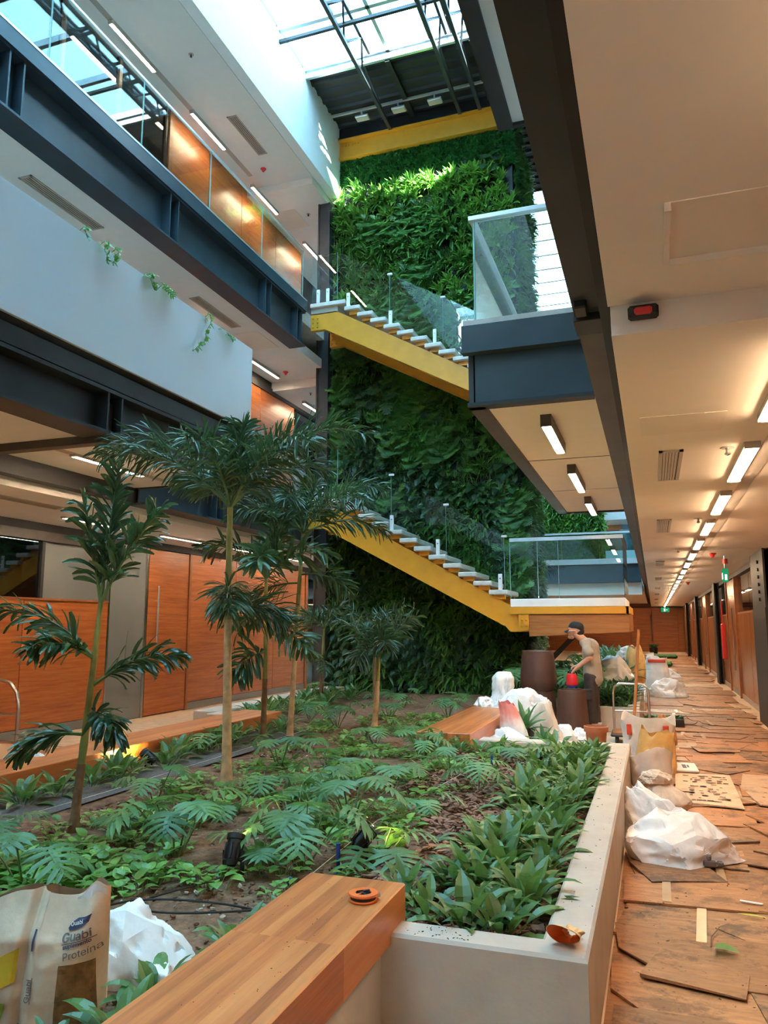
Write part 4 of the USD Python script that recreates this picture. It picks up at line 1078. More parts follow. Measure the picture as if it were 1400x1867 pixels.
def palm(label, base, top, r0, r1, fronds, green_from=0.55, seed=1, lw=0.027, ll=0.24, trunk='trunk_pale', n=24, fwd=(0.6, 1.1)):
    t = thing('palm', label, 'palm tree', base)
    rr = np.random.default_rng(seed)
    b, e = np.zeros(3), np.array(top, float) - base
    k = 24
    P = [b + (e - b) * i / k + np.array([0.02 * math.sin(2.2 * i / k + seed), 0.02 * math.cos(1.7 * i / k), 0]) for i in range(k + 1)]
    P[0] = P[0] - [0, 0, 0.04]
    rad = [r0 * (1.5 if i == 0 else 1.18 if i == 1 else 1) * (1 - i / k) + r1 * i / k + (0.0025 if i % 3 == 0 else 0) for i in range(k + 1)]
    cut = int(k * green_from)
    obj('trunk', MB().tube(P[:cut + 1], rad[:cut + 1], 10), trunk, t, smooth=50)
    obj('crown_shaft', MB().tube(P[cut:], rad[cut:], 10), 'trunk_green', t, smooth=50)
    for i, (az, el, L, droop, hf) in enumerate(fronds):
        at_ = P[-1] if hf >= 1 else P[int(k * hf)]
        mr, ml = MB(), MB()
        frond(mr, ml, at_, az, el, L, droop, n, lw, ll, seed * 40 + i, fwd=fwd)
        f = obj('frond', ml, 'leaf_palm', t)
        obj('midrib', mr, 'stalk', f)
    return t
rad_ = math.radians
palm('tall palm with a straight pale ringed trunk and the widest arching crown', (-3.40, 5.80, SOIL), (-3.42, 5.82, 2.62), 0.042, 0.024,
     [(rad_(185), 0.95, 1.60, 1.9, 1), (rad_(205), 0.80, 1.25, 1.4, 1), (rad_(5), 0.95, 1.5, 1.8, 1), (rad_(-20), 0.9, 1.15, 1.6, 1), (rad_(100), 1.1, 1.1, 1.6, 1), (rad_(-85), 1.0, 1.0, 1.9, 1), (rad_(150), 0.75, 1.0, 1.3, 1), (rad_(40), 0.85, 1.0, 1.4, 1), (rad_(-60), -0.15, 0.55, 0.9, 0.72), (rad_(20), 0.1, 0.5, 1.0, 0.66), (rad_(20), 1.45, 0.75, 0.3, 1)], 0.62, 3, lw=0.021, ll=0.25, n=56)
palm('slim young palm at the left front with ragged leaves all up its stem', (-3.53, 4.18, SOIL), (-3.46, 4.22, 1.75), 0.030, 0.016,
     [(rad_(190), 0.75, 0.85, 1.2, 0.78), (rad_(20), 0.65, 0.62, 1.0, 0.66), (rad_(5), 1.1, 0.75, 0.7, 1), (rad_(170), 1.3, 0.75, 0.4, 1), (rad_(60), 1.5, 0.95, 0.15, 1), (rad_(-30), 0.2, 0.5, 1.1, 0.5), (rad_(200), 0.1, 0.45, 1.2, 0.45), (rad_(-100), 0.5, 0.5, 1.0, 0.75)], 0.3, 5, lw=0.034, ll=0.17, trunk='trunk_brown', n=27, fwd=(0.7, 2.0))
palm('middle palm with broad dark leaves just right of the tall palm', (-4.32, 8.14, SOIL), (-4.28, 8.10, 2.15), 0.036, 0.02,
     [(rad_(200), 0.9, 0.9, 1.6, 1), (rad_(0), 0.8, 0.9, 1.6, 1), (rad_(100), 1.0, 0.9, 1.2, 1), (rad_(-70), 0.7, 0.8, 1.6, 1), (rad_(150), 0.2, 0.7, 1.2, 0.75), (rad_(-20), 0.1, 0.75, 1.2, 0.7), (rad_(-100), -0.1, 0.6, 1.0, 0.55), (rad_(40), 1.35, 0.8, 0.4, 1)], 0.4, 7, lw=0.05, ll=0.27, trunk='trunk_brown', n=22)
palm('palm whose long fronds arch right across the lower stair head', (-4.12, 8.44, SOIL), (-4.0, 8.55, 2.72), 0.034, 0.022,
     [(rad_(8), 1.0, 1.25, 1.9, 1), (rad_(-25), 0.75, 1.2, 1.5, 1), (rad_(30), 0.5, 1.1, 1.4, 1), (rad_(190), 1.0, 1.15, 1.8, 1), (rad_(160), 0.8, 1.0, 1.5, 1), (rad_(-80), 0.9, 0.95, 1.8, 1), (rad_(-140), 0.7, 1.0, 1.6, 1), (rad_(90), 1.2, 0.9, 1.0, 1), (rad_(0), 0.1, 0.7, 1.3, 0.8), (rad_(-160), 0.0, 0.7, 1.2, 0.75)], 0.5, 9, lw=0.021, ll=0.24, n=52)
palm('small palm in front of the dark column at the left end of the living wall', (-5.35, 12.2, SOIL), (-5.33, 12.2, 1.55), 0.036, 0.02,
     [(rad_(a), e, 0.65, 1.2, 1) for a, e in ((0, 0.7), (60, 1.0), (130, 0.8), (190, 0.8), (250, 0.7), (310, 0.9))] + [(rad_(-60), 0.0, 0.5, 1.0, 0.6)], 0.6, 11, lw=0.032, ll=0.2, trunk='trunk_brown', n=16)
palm('short palm with fan shaped green fronds in front of the dark lower wall', (-3.43, 9.45, SOIL), (-3.38, 9.48, 1.20), 0.040, 0.022,
     [(rad_(175), 0.95, 0.75, 1.0, 1), (rad_(5), 1.0, 0.75, 0.9, 1), (rad_(-60), 0.9, 0.6, 2.0, 1), (rad_(-100), 0.6, 0.6, 2.2, 1), (rad_(60), 1.1, 0.7, 0.8, 1), (rad_(130), 0.9, 0.7, 1.0, 1), (rad_(30), 1.5, 0.45, 0.1, 1)], 0.7, 13, lw=0.022, ll=0.24, n=26)
palm('thin palm with a tall bare spear leaf behind the short palm', (-4.35, 12.0, SOIL), (-4.30, 12.0, 1.45), 0.032, 0.02,
     [(rad_(170), 0.9, 0.7, 1.0, 1), (rad_(10), 0.95, 0.75, 0.9, 1), (rad_(80), 1.0, 0.6, 1.0, 1), (rad_(-80), 0.9, 0.6, 1.2, 1)], 0.75, 15, lw=0.024, ll=0.22, trunk='trunk_brown', n=16)
# ================================================================ BED PLANTS
def philo_kind(seed, nl, h):
    r = np.random.default_rng(seed)
    k = kind_of('split_leaf_philodendron')
    for i in range(nl):
        a = 2 * PI * i / nl + r.uniform(-0.4, 0.4)
        el = r.uniform(0.85, 1.35)
        d = np.array([math.cos(a) * math.cos(el), math.sin(a) * math.cos(el), math.sin(el)])
        ms_, mb = MB(), MB()
        e, dd = stem(ms_, [0.02 * math.cos(a), 0.02 * math.sin(a), -0.02], d, h * r.uniform(0.75, 1.15), 0.45, 0.008, 0.005, 5, 5)
        out = np.array([math.cos(a), math.sin(a), 0])
        L = r.uniform(0.17, 0.26)
        lobed(mb, e, unit(out * 1.0 + [0, 0, r.uniform(-0.5, 0.3)]), unit(np.array([0, 0, 1]) + out * 0.4), L, L * 1.35, 6, r.uniform(0.6, 1.1), 0.033)
        f = obj('leaf', mb, 'leaf_philo', k)
        obj('stalk', ms_, 'stalk', f)
    return k
PH = [philo_kind(40 + i, (6, 5, 7, 5)[i], (0.40, 0.36, 0.46, 0.30)[i]) for i in range(4)]
def lily_kind(seed, nl, name='peace_lily', ma='leaf_lily', L=(0.15, 0.22), w=(0.058, 0.080)):
    r = np.random.default_rng(seed)
    k = kind_of(name)
    for i in range(nl):
        a = 2.4 * i + r.uniform(-0.3, 0.3)
        el = 0.45 + 0.85 * (i / nl) + r.uniform(-0.1, 0.1)
        d = np.array([math.cos(a) * math.cos(el), math.sin(a) * math.cos(el), math.sin(el)])
        mb = MB()
        e, dd = stem(mb, [0, 0, -0.02], d, r.uniform(0.08, 0.16), 0.1, 0.004, 0.003, 2, 3)
        blade(mb, e, dd, [-math.cos(a) * 0.3, -math.sin(a) * 0.3, 1], r.uniform(*L), r.uniform(*w), LANCE, r.uniform(0.6, 1.4), 0.28)
        obj('leaf', mb, ma, k)
    return k
LI = [lily_kind(60 + i, (19, 16, 22)[i]) for i in range(3)]
SH = [lily_kind(80 + i, 18, 'leafy_shrub', 'leaf_shade', (0.16, 0.28), (0.05, 0.08)) for i in range(2)]
def creeper_kind(seed):
    r = np.random.default_rng(seed)
    k = kind_of('groundcover_plant')
    for i in range(18):
        a, rr_ = r.uniform(0, 2 * PI), r.uniform(0.0, 0.12)
        b = np.array([math.cos(a) * rr_, math.sin(a) * rr_, 0.0])
        mb = MB()
        e, dd = stem(mb, b - [0, 0, 0.01], [math.cos(a) * 0.4, math.sin(a) * 0.4, 1], r.uniform(0.03, 0.08), 0.2, 0.002, 0.002, 2, 3)
        blade(mb, e, [math.cos(a), math.sin(a), r.uniform(0.1, 0.9)], [0, 0, 1], r.uniform(0.05, 0.085), r.uniform(0.045, 0.07), HEART, 0.7, 0.15)
        obj('leaf', mb, 'leaf_creep', k)
    return k
CR = [creeper_kind(90 + i) for i in range(3)]

r = np.random.default_rng(21)
# split leaved philodendrons of the bed: (x, y, scale, what sets it apart)
PHIL = [
    (-3.02, 3.25, 1.0, 'at the far left, left of the slim young palm'), (-3.75, 3.75, 0.9, 'beside the gravel strip left of the slim young palm'),
    (-2.62, 3.95, 1.0, 'in the left middle of the bed right of the slim young palm'), (-2.75, 4.75, 0.95, 'between the slim young palm and the tall palm'),
    (-3.55, 5.05, 0.9, 'behind the slim young palm near the gravel strip'), (-2.10, 3.98, 0.75, 'growing just behind the nearer black spotlight'),
    (-1.86, 4.02, 1.1, 'tallest one in front, between the two black spotlights'), (-1.50, 4.22, 1.0, 'lit yellow by the right black spotlight'),
    (-2.25, 4.70, 1.0, 'at the foot of the tall palm on its near right'), (-2.85, 5.45, 0.9, 'left of the foot of the tall palm'),
    (-1.95, 4.95, 1.0, 'in the middle of the bed behind the spotlights'), (-1.55, 5.35, 0.95, 'at the edge of the bark chips in mid bed'),
    (-2.55, 5.85, 1.0, 'right behind the tall palm trunk'), (-2.05, 6.05, 1.05, 'in mid bed in front of the short timber bench'),
    (-3.3, 6.6, 1.0, 'behind the tall palm towards the left'), (-2.75, 6.95, 0.95, 'in mid bed near the middle palm'), (-1.72, 6.75, 0.9, 'left of the far blue stake'),
    (-1.25, 7.35, 1.0, 'beyond the far blue stake near the back wall'), (-2.2, 7.45, 1.0, 'at the near end of the short timber bench'), (-3.5, 7.6, 1.0, 'between the middle palm and the short palm'),
    (-2.95, 8.2, 1.0, 'left of the short timber bench'), (-4.4, 7.2, 0.9, 'by the far end of the left timber bench'), (-3.9, 9.4, 1.0, 'left of the short palm'),
    (-2.9, 9.3, 0.95, 'right of the short palm beside the bench'), (-4.6, 10.1, 1.05, 'in the rear bed behind the middle palm'), (-3.6, 10.6, 1.0, 'in the rear bed behind the short palm'),
    (-2.85, 11.0, 1.0, 'in the rear bed at the far end of the short bench'), (-5.0, 11.2, 1.0, 'in the rear bed beside the small palm'), (-3.9, 12.2, 1.1, 'in the rear bed in front of the dark living wall'),
    (-3.1, 12.6, 1.0, 'close to the dark living wall near the white sacks'), (-5.7, 13.0, 0.9, 'in the rear bed close to the dark steel column'), (-4.7, 13.3, 0.9, 'at the very back of the bed below the lower stair'),
    (-2.35, 5.25, 0.9, 'low one between the tall palm and the bark chips'), (-3.05, 4.15, 0.8, 'small one right beside the slim young palm'), (-1.35, 6.15, 0.85, 'standing alone at the bark edge in mid bed'),
]
for i, (x, y, s, lb) in enumerate(PHIL):
    copy(PH[i % 4], 'split_leaf_philodendron', f'split leaved philodendron {lb}', 'plant', (x, y, SOIL), r.uniform(0, 2 * PI), s * r.uniform(0.70, 0.86))
# dense peace lilies along the right wall and the back wall
spots, spots_k, rw = [], [], 0
y = 3.40
while y < 8.1:
    for x in (-0.63, -0.80, -0.97):
        if x < -0.9 and (y < 3.8 or 5.0 < y < 5.4): continue
        spots.append((x + r.uniform(-0.05, 0.05), y + r.uniform(-0.08, 0.08))); spots_k.append(((-0.63, -0.80, -0.97).index(x), rw))
    y += 0.22; rw += 1
for i, (x, y) in enumerate(spots):
    g = 'nearest third of the row' if y < 4.9 else ('middle third of the row' if y < 6.5 else 'far third of the row')
    wh = ('next to the wall', 'in the middle', 'on the inner side')[spots_k[i][0]]
    copy(LI[i % 3], 'peace_lily', f'peace lily {wh} of the {ordinal(spots_k[i][1])} cross row along the right planter', 'plant', (x, y, SOIL), r.uniform(0, 2 * PI), r.uniform(0.75, 1.05), f'peace lilies along the right planter wall, {g}')
for i in range(9):
    x = -2.35 + 0.21 * i
    copy(LI[i % 3], 'peace_lily', f'{ordinal(i)} peace lily from the left in the row before the back planter wall', 'plant', (x, 7.85 + r.uniform(-0.1, 0.1), SOIL), r.uniform(0, 6), r.uniform(0.7, 0.95), 'peace lilies before the back planter wall')
for i, (x, y) in enumerate(((-1.14, 3.50), (-0.98, 3.44), (-1.18, 3.70))):
    copy(LI[i % 3], 'peace_lily', ('peace lily right beside the end of the foreground bench', 'peace lily in the near corner behind the front planter wall', 'peace lily growing out of the bark chips near the bench end')[i], 'plant', (x, y, SOIL), r.uniform(0, 6), 0.75)
for i, (x, y, s) in enumerate(((-1.66, 2.42, 0.75), (-1.60, 2.86, 0.8), (-1.56, 3.16, 0.6), (-1.60, 2.16, 0.8), (-1.75, 2.02, 0.5))):
    copy(LI[i % 3], 'peace_lily', f'{ordinal(i)} peace lily of those between the foreground bench and the sacks' , 'plant', (x, y, SOIL), r.uniform(0, 6), s)
# the row beside the left timber bench
n = 0
y = 2.9
while y < 9.2:
    copy(LI[n % 3], 'peace_lily', f'{ordinal(n)} peace lily from the near end in the row along the left timber bench', 'plant', (-4.42 + r.uniform(-0.12, 0.12), y, SOIL), r.uniform(0, 6), r.uniform(0.8, 1.1), 'peace lilies along the left timber bench')
    y += 0.34; n += 1
n = 0
for x, y in [(-5.1 - 0.1 * (i % 3), 9.6 + 0.36 * i) for i in range(12)] + [(-5.6, 10.2 + 0.5 * i) for i in range(7)]:
    copy(LI[n % 3], 'peace_lily', f'{ordinal(n)} peace lily from the near end, low bed left of the rear palms', 'plant', (x, y, SOIL), r.uniform(0, 6), r.uniform(0.9, 1.2), 'peace lilies left of the rear palms'); n += 1
# pale green groundcover
def near_free(x, y):
    return not (-1.7 < x and y < 3.3)
gc = []
for i in range(230):
    if i < 45: x, y = r.uniform(-3.5, -2.45), r.uniform(3.0, 3.75)
    elif i < 180: x, y = r.uniform(-3.7, -1.45), r.uniform(3.5, 7.6)
    else: x, y = r.uniform(-4.2, -2.5), r.uniform(7.5, 11)
    gc.append((int((y - 3.0) / 0.35), x, y))
gc.sort()
last, n = -1, 0
for i, (band, x, y) in enumerate(gc):
    n = n + 1 if band == last else 0
    last = band
    copy(CR[i % 3], 'groundcover_plant', f'low groundcover plant, {ordinal(n)} from left in the {ordinal(band)} band back across the bed', 'plant', (x, y, SOIL + 0.01), r.uniform(0, 6), r.uniform(0.6, 1.05), 'groundcover across the planting bed')
# planting behind the landing and in the second planter
def shrub(x, y, z, s, lb, g=None, src=None):
    copy(src or SH[int(r.integers(0, 2))], 'leafy_shrub', lb, 'shrub', (x, y, z), r.uniform(0, 6), s, g)
for i in range(40):
    shrub(r.uniform(-0.86, -0.40), r.uniform(12.66, 15.0), r.uniform(0.33, 0.50), r.uniform(0.7, 1.0), f'{ordinal(i)} dark leafy shrub packed in the second planter behind the trolley', 'shrubs of the second planter')
for i in range(40):
    x, y = r.uniform(-4.2, -1.3), r.uniform(15.5, 21)
    if x < -2.1 and y < 17.3: continue
    shrub(x, y, 0.02 + r.uniform(0, 0.1), r.uniform(2.0, 3.4), f'{ordinal(i)} tall green shrub in the planting behind the stair landing', 'shrubs below the stair landing')
for i in range(30):
    shrub(r.uniform(-1.6, -0.55), r.uniform(16.5, 26), 0.4 + r.uniform(0, 0.3), r.uniform(1.0, 1.8), f'{ordinal(i)} pale green shrub in the far planter along the corridor', 'shrubs of the far planter')
for i in range(14):
    copy(PH[i % 4], 'split_leaf_philodendron', f'{ordinal(i)} split leaved philodendron in the planting behind the brown pots', 'plant', (r.uniform(-2.2, -1.2), r.uniform(12.9, 15.5), 0.3 + r.uniform(0, 0.3)), r.uniform(0, 6), r.uniform(1.0, 1.4), 'philodendrons behind the brown pots')
# plants spilling over the white planter box
def trailing(seed, L, curl, nl, label, x, y, z, side=1):
    r = np.random.default_rng(seed)
    t = thing('trailing_plant', label, 'plant', (x, y, z))
    P = [np.array([0.0, 0, 0]), np.array([0.05, 0, 0.03])]
    for i in range(12):
        f = i / 11
        P.append(np.array([0.075 + 0.01 * math.sin(i), side * curl * f ** 2.2 * L + 0.02 * math.sin(i * 1.3), 0.02 - L * (f - 0.12 * f ** 3)]))
    obj('vine', MB().tube(P, 0.0035, 4), 'stalk', t)
    mb = MB()
    for i in range(nl):
        u = (i + 0.5) / nl * (len(P) - 1.01); k = int(u); p = P[k] + (P[k + 1] - P[k]) * (u - k)
        a = r.uniform(0, 2 * PI)
        blade(mb, p, [0.5, math.cos(a), math.sin(a) * 0.7 - 0.2], [1, 0, 0.5], r.uniform(0.045, 0.075), r.uniform(0.035, 0.055), HEART, 0.5, 0.15)
    obj('leaves', mb, 'leaf_creep', t, kind='stuff')
trailing(1, 0.22, 0.2, 16, 'small vine hanging over the white planter box at its left', -4.74, 5.52, 5.13)
trailing(2, 0.20, -0.3, 14, 'short double vine beside the left one on the white planter box', -4.74, 5.68, 5.13)
trailing(3, 0.10, 0.2, 10, 'tiny sprig on the rim of the white planter box', -4.74, 5.25, 5.14)
trailing(4, 0.16, 0.3, 16, 'short leafy vine over the middle of the white planter box', -4.74, 6.22, 5.13)
trailing(5, 0.62, -0.55, 30, 'long curling vine hanging over the white planter box at its right', -4.74, 7.32, 5.13)
for x, y, s, lb in ((-4.775, 6.38, 0.62, 'broad dark leaves rising behind the rim of the white planter box'), (-4.78, 7.75, 0.45, 'small leaves at the right end of the white planter box rim')):
    copy(PH[3], 'split_leaf_philodendron', lb, 'plant', (x, y, 5.03), 1.0, s)
# ================================================================ SACKS, POTS AND CLUTTER
import manifold3d
M['sack_white'] = plain('sack_white', (0.78, 0.76, 0.73), 0.45, var=0.10, scale=7, bump=0.003, bscale=40)
M['sack_stained'] = mat('sack_stained', {'tc': ('texture_coordinate', {}), 'sx': ('separate_xyz', {}), 'n': ('noise_texture', {'scale': 9.0, 'detail': 4.0}), 'ad': ('math', {'math_type': 'multiply_add', 'value2': 0.30}),
    'r': ('rgb_ramp', {'ramp': [(0.55, (0.76, 0.73, 0.69)), (0.66, (0.80, 0.33, 0.27)), (0.78, (0.72, 0.22, 0.18))]}), 'p': ('principled_bsdf', {'roughness': 0.45})},
    [('tc.object', 'sx.vector'), ('tc.object', 'n.vector'), ('n.fac', 'ad.value1'), ('sx.z', 'ad.value3'), ('ad.value', 'r.fac'), ('r.color', 'p.base_color')])
M['sack_plastic'] = plain('sack_plastic', (0.80, 0.74, 0.68), 0.28, var=0.10, scale=6, bump=0.004, bscale=28)
M['sack_beige'] = plain('sack_beige', (0.62, 0.52, 0.42), 0.6, var=0.16, scale=8, bump=0.003, bscale=60)
M['sack_feed'] = plain('sack_feed', (0.66, 0.50, 0.35), 0.5, var=0.22, scale=5, bump=0.004, bscale=34)
M['sack_yellow'] = plain('sack_yellow', (0.72, 0.46, 0.16), 0.4, var=0.14, scale=9, bump=0.003, bscale=30)
M['burlap'] = plain('burlap', (0.50, 0.22, 0.07), 0.8, var=0.2, scale=20, bump=0.003, bscale=90)
M['ink'] = plain('ink', (0.045, 0.045, 0.10), 0.5)
M['ink_grey'] = plain('ink_grey', (0.16, 0.13, 0.12), 0.6)
M['print_brown'] = plain('print_brown', (0.24, 0.12, 0.04), 0.45, var=0.5, scale=26)
M['print_green'] = plain('print_green', (0.22, 0.32, 0.03), 0.45, var=0.15)
M['print_yellow'] = plain('print_yellow', (0.62, 0.40, 0.02), 0.45, var=0.15)
M['print_red'] = plain('print_red', (0.60, 0.06, 0.03), 0.5)
M['print_pink'] = plain('print_pink', (0.80, 0.30, 0.24), 0.45, var=0.2)
M['pot_brown'] = plain('pot_brown', (0.085, 0.038, 0.026), 0.42, var=0.22, scale=5, bump=0.004, bscale=24)
M['terracotta'] = plain('terracotta', (0.36, 0.125, 0.055), 0.6, var=0.1)
M['tray_black'] = plain('tray_black', (0.010, 0.010, 0.010), 0.5)
M['blue_plastic'] = plain('blue_plastic', (0.02, 0.05, 0.30), 0.4)
M['cyan_plastic'] = plain('cyan_plastic', (0.04, 0.35, 0.65), 0.4)
M['orange'] = plain('orange_plastic', (0.78, 0.16, 0.035), 0.35, var=0.04)
M['rag'] = plain('rag', (0.88, 0.50, 0.20), 0.8, var=0.1, bump=0.002, bscale=200)
M['rag_inner'] = plain('rag_inner', (0.85, 0.16, 0.02), 0.8, var=0.1)
M['broom_wood'] = plain('broom_wood', (0.50, 0.20, 0.07), 0.5, var=0.1)
M['print_faded'] = plain('print_faded', (0.46, 0.20, 0.11), 0.7, var=0.2)
M['paper'] = plain('paper', (0.78, 0.76, 0.74), 0.7, var=0.05)

def ridge(p, octs=3, seed=0):
    out, a = 0, 0.5
    for o in range(octs):
        out = out + a * (1 - np.abs(2 * meshkit.noise(np.asarray(p) * 2 ** o, seed + o) - 1)); a *= 0.5
    return out
def sack_mesh(rx, ry, h, seed, prof, wr=0.03, nu=44, nv=26, lean=(0, 0), freq=7.0, rim=0.0):
    """A soft bag standing on z = 0: rounded plan, a profile of widths, folds; an open rim if asked."""
    u = np.linspace(0, 2 * PI, nu, endpoint=False); v = np.linspace(0, 1, nv)
    w = np.interp(v, np.linspace(0, 1, len(prof)), prof)
    c, s = np.cos(u), np.sin(u)
    se = (np.abs(c) ** 2.6 + np.abs(s) ** 2.6) ** (-1 / 2.6)
    P = np.zeros((nu, nv, 3))
    P[..., 0] = rx * (c * se)[:, None] * w + lean[0] * v ** 2
    P[..., 1] = ry * (s * se)[:, None] * w + lean[1] * v ** 2
    P[..., 2] = h * v
    q = np.stack([c[:, None] * 1.3 + 0 * v, s[:, None] * 1.3 + 0 * v, 0.7 * v + 0 * c[:, None]], -1) * freq / 3 + seed * 3.7
    f = (ridge(q, 3, seed) - 0.45) * wr * np.sin(PI * np.clip(v, 0.02, 1) ** 0.7)[None, :] ** 0.4
    d = np.stack([c, s], -1)
    P[..., :2] += d[:, None] * f[..., None]
    if rim:
        P[..., 2] += rim * v[None] ** 3 * (meshkit.noise(np.stack([c * 2, s * 2, 0 * c], -1) + seed, seed + 9)[:, None] - 0.4)
    mb = MB().grid(P, close_u=True)
    mb.add(np.vstack([P[:, 0], [[0, 0, 0]]]), [[(i + 1) % nu, i, nu] for i in range(nu)])
    if rim:
        Q = P[:, ::-1][:, :8].copy(); Q[..., :2] = Q[..., :2] * 0.96
        Q = np.concatenate([P[:, -1:], Q[:, 1:]], 1)
        mb.grid(Q, close_u=True)
    else:
        mb.add(np.vstack([P[:, -1], [P[:, -1].mean(0) + [0, 0, 0.01]]]), [[i, (i + 1) % nu, nu] for i in range(nu)])
    return mb
def heap_mesh(rx, ry, h, seed, wr=0.10, freq=3.0, peak=(0, 0), skirt=0.25, N=26, corners=()):
    """A crumpled bag lying in a heap: broad flat facets meeting in sharp folds, dented, its hem on the floor."""
    q = np.random.default_rng(seed + 500)
    pts = []
    for k in range(N):
        a, e = 2 * PI * (k * 0.618 % 1), q.uniform(0.05, 1.35)
        c = q.uniform(0.82, 1.12)
        pts.append([rx * c * math.cos(a) * math.cos(e) + peak[0] * math.sin(e), ry * c * math.sin(a) * math.cos(e) + peak[1] * math.sin(e), h * math.sin(e) * q.uniform(0.85, 1.05)])
    for k in range(11):
        a = 2 * PI * k / 11 + q.uniform(-0.2, 0.2)
        c = 1.0 + skirt * q.uniform(-0.5, 0.9)
        pts.append([rx * c * math.cos(a), ry * c * math.sin(a), 0.002])
    pts += [list(c) for c in corners]
    t_ = trimesh.convex.convex_hull(np.array(pts))
    t_ = t_.subdivide_to_size(max(rx, ry, h) * 0.085)
    v = np.array(t_.vertices)
    sc_ = max(rx, ry, h)
    p = v / sc_ * 1.7 + seed * 1.37
    n1 = 1 - np.abs(2 * meshkit.noise(p + 0.6 * meshkit.noise(p * 1.2, seed + 7)[:, None], seed) - 1)
    n2 = 1 - np.abs(2 * meshkit.noise(p * 2.3, seed + 1) - 1)
    k = np.clip(v[:, 2] / (0.25 * h), 0, 1)
    n3 = 1 - np.abs(2 * meshkit.noise(p * 5.1, seed + 2) - 1)
    dent = (0.62 - n1) * 0.36 + (0.6 - n2) * 0.16 + (0.6 - n3) * 0.06
    ctr = np.array([peak[0] * 0.5, peak[1] * 0.5, 0.0])
    d = v - ctr
    v = ctr + d * (1 - np.clip(dent, -0.12, 0.4) * (0.25 + 0.75 * k))[:, None]
    v[:, 2] = np.maximum(v[:, 2], 0.002)
    return MB().add(v, t_.faces)
def rock(name, label, cat, mesh, ma, loc, rz=0.0, parts=()):
    t = thing(name, label, cat, loc, rz)
    obj('bag', mesh, ma, t, smooth=24)
    for n_, me, m2 in parts:
        obj(n_, me, m2, t)
    return t
def pattern_patch(w, h, y, seed, n, thick=0.003):
    """Small printed marks on a sheet: rows of bars too worn to read."""
    q = np.random.default_rng(seed); mb = MB()
    for i in range(n):
        a, b = q.uniform(-w, w), q.uniform(0, h); l = q.uniform(0.01, 0.04)
        mb.box(a, a + l, y - thick, y, b, b + 0.012)
    return mb

# -- the big printed feed sack at the lower left, facing the viewer
SR = np.array([-1.85, 2.40, 0.23]); SU = np.array([0.945, 0.327, 0.0]); SN = np.array([0.327, -0.945, 0.0])
SW, SH_ = 0.47, 0.50
def sack_top(u):
    return 0.462 + 0.016 * np.sin(u * 14) + 0.035 * np.exp(-((u + 0.045) / 0.03) ** 2) - 0.05 * np.clip((-u - 0.24) / 0.22, 0, 1)
def sack_front(u, v):
    """u from -SW (left) to 0 (right edge); v from 0 to 1."""
    u = np.asarray(u, float); v = np.asarray(v, float)
    a = (u + SW / 2) / (SW / 2)
    b = 0.15 * np.sqrt(np.maximum(1 - np.abs(a) ** 3.2, 0)) * (0.62 + 0.38 * np.cos((v - 0.30) * 2.4)) * (1 - 0.55 * np.clip(v - 0.72, 0, 1) / 0.28)
    b = b - 0.035 * np.exp(-((u + 0.245) / 0.016) ** 2)
    q = np.stack([u * 9, v * 4, 0 * u], -1)
    b = b + 0.020 * (ridge(q, 3, 3) - 0.5) * np.clip(1 - np.abs(a) ** 8, 0, 1)
    z = v * sack_top(u)
    uu = u * (1 - 0.06 * v * (u < -0.2))
    return SR + uu[..., None] * SU + b[..., None] * SN + z[..., None] * np.array([0, 0, 1.0])
t = thing('feed_sack', 'large printed beige feed sack standing at the lower left corner of the photo', 'sack')
U, V = np.meshgrid(np.linspace(-SW, 0, 60), np.linspace(0, 1, 44), indexing='ij')
Fp = sack_front(U, V)
Bp = Fp - ((Fp - SR) @ SN)[..., None] * SN * 1.7
mb = MB().grid(Fp[:, ::-1]).grid(Bp)
obj('bag', mb, 'sack_feed', t, smooth=60)
def decal(mesh, u0, v0, ma, name, rot=0.0, off=0.004, sx=1.0):
    if isinstance(mesh, MB):
        v, f = mesh.get()
    else:
        m_ = mesh.subdivide_to_size(0.02) if hasattr(mesh, 'subdivide_to_size') else mesh
        v, f = np.array(m_.vertices), np.array(m_.faces)
    x, y = v[:, 0] * sx, v[:, 1]
    X = x * math.cos(rot) - y * math.sin(rot); Y = x * math.sin(rot) + y * math.cos(rot)
    U_ = np.clip(u0 + X, -SW + 0.002, -0.001)
    V_ = np.clip((v0 + Y) / sack_top(U_), 0.0, 0.995)
    p = sack_front(U_, V_) + SN * (off + v[:, 2:3] * 0.3)
    obj(name, (p, f), ma, t)
def patch(u0, u1, v0, v1, fn=None):
    A, B_ = np.meshgrid(np.linspace(0, 1, 16), np.linspace(0, 1, 20), indexing='ij')
    X = u0 + (u1 - u0) * A; Y = v0 + (v1 - v0) * B_
    if fn:
        X, Y = fn(A, B_, X, Y)
    return MB().grid(np.stack([X, Y, 0 * X], -1)[:, ::-1])
decal(patch(-0.118, -0.018, 0.005, 0.255, lambda A, B_, X, Y: (X + 0.02 * (1 - B_) * (A - 0.3) , Y)), 0, 0, 'print_brown', 'window_print')
leaf_shape = trimesh.creation.extrude_polygon(Polygon([(0.0, 0.002), (0.010, 0.016), (0.030, 0.026), (0.052, 0.027), (0.074, 0.033), (0.066, 0.012), (0.046, 0.0), (0.022, -0.005), (0.004, -0.006)]), 0.002, engine='earcut')
decal(leaf_shape, -0.108, 0.355, 'ink', 'leaf_logo', 0.12)
decal(meshkit.text_mesh('Guabi', 0.011, bold=True), -0.101, 0.362, 'sack_white', 'lettering', 0.22, off=0.0065)
decal(meshkit.text_mesh('Guabi', 0.024, bold=True), -0.120, 0.318, 'ink_grey', 'lettering', 0.14)
decal(trimesh.creation.box((0.10, 0.003, 0.002)), -0.068, 0.320, 'ink_grey', 'underline', 0.14)
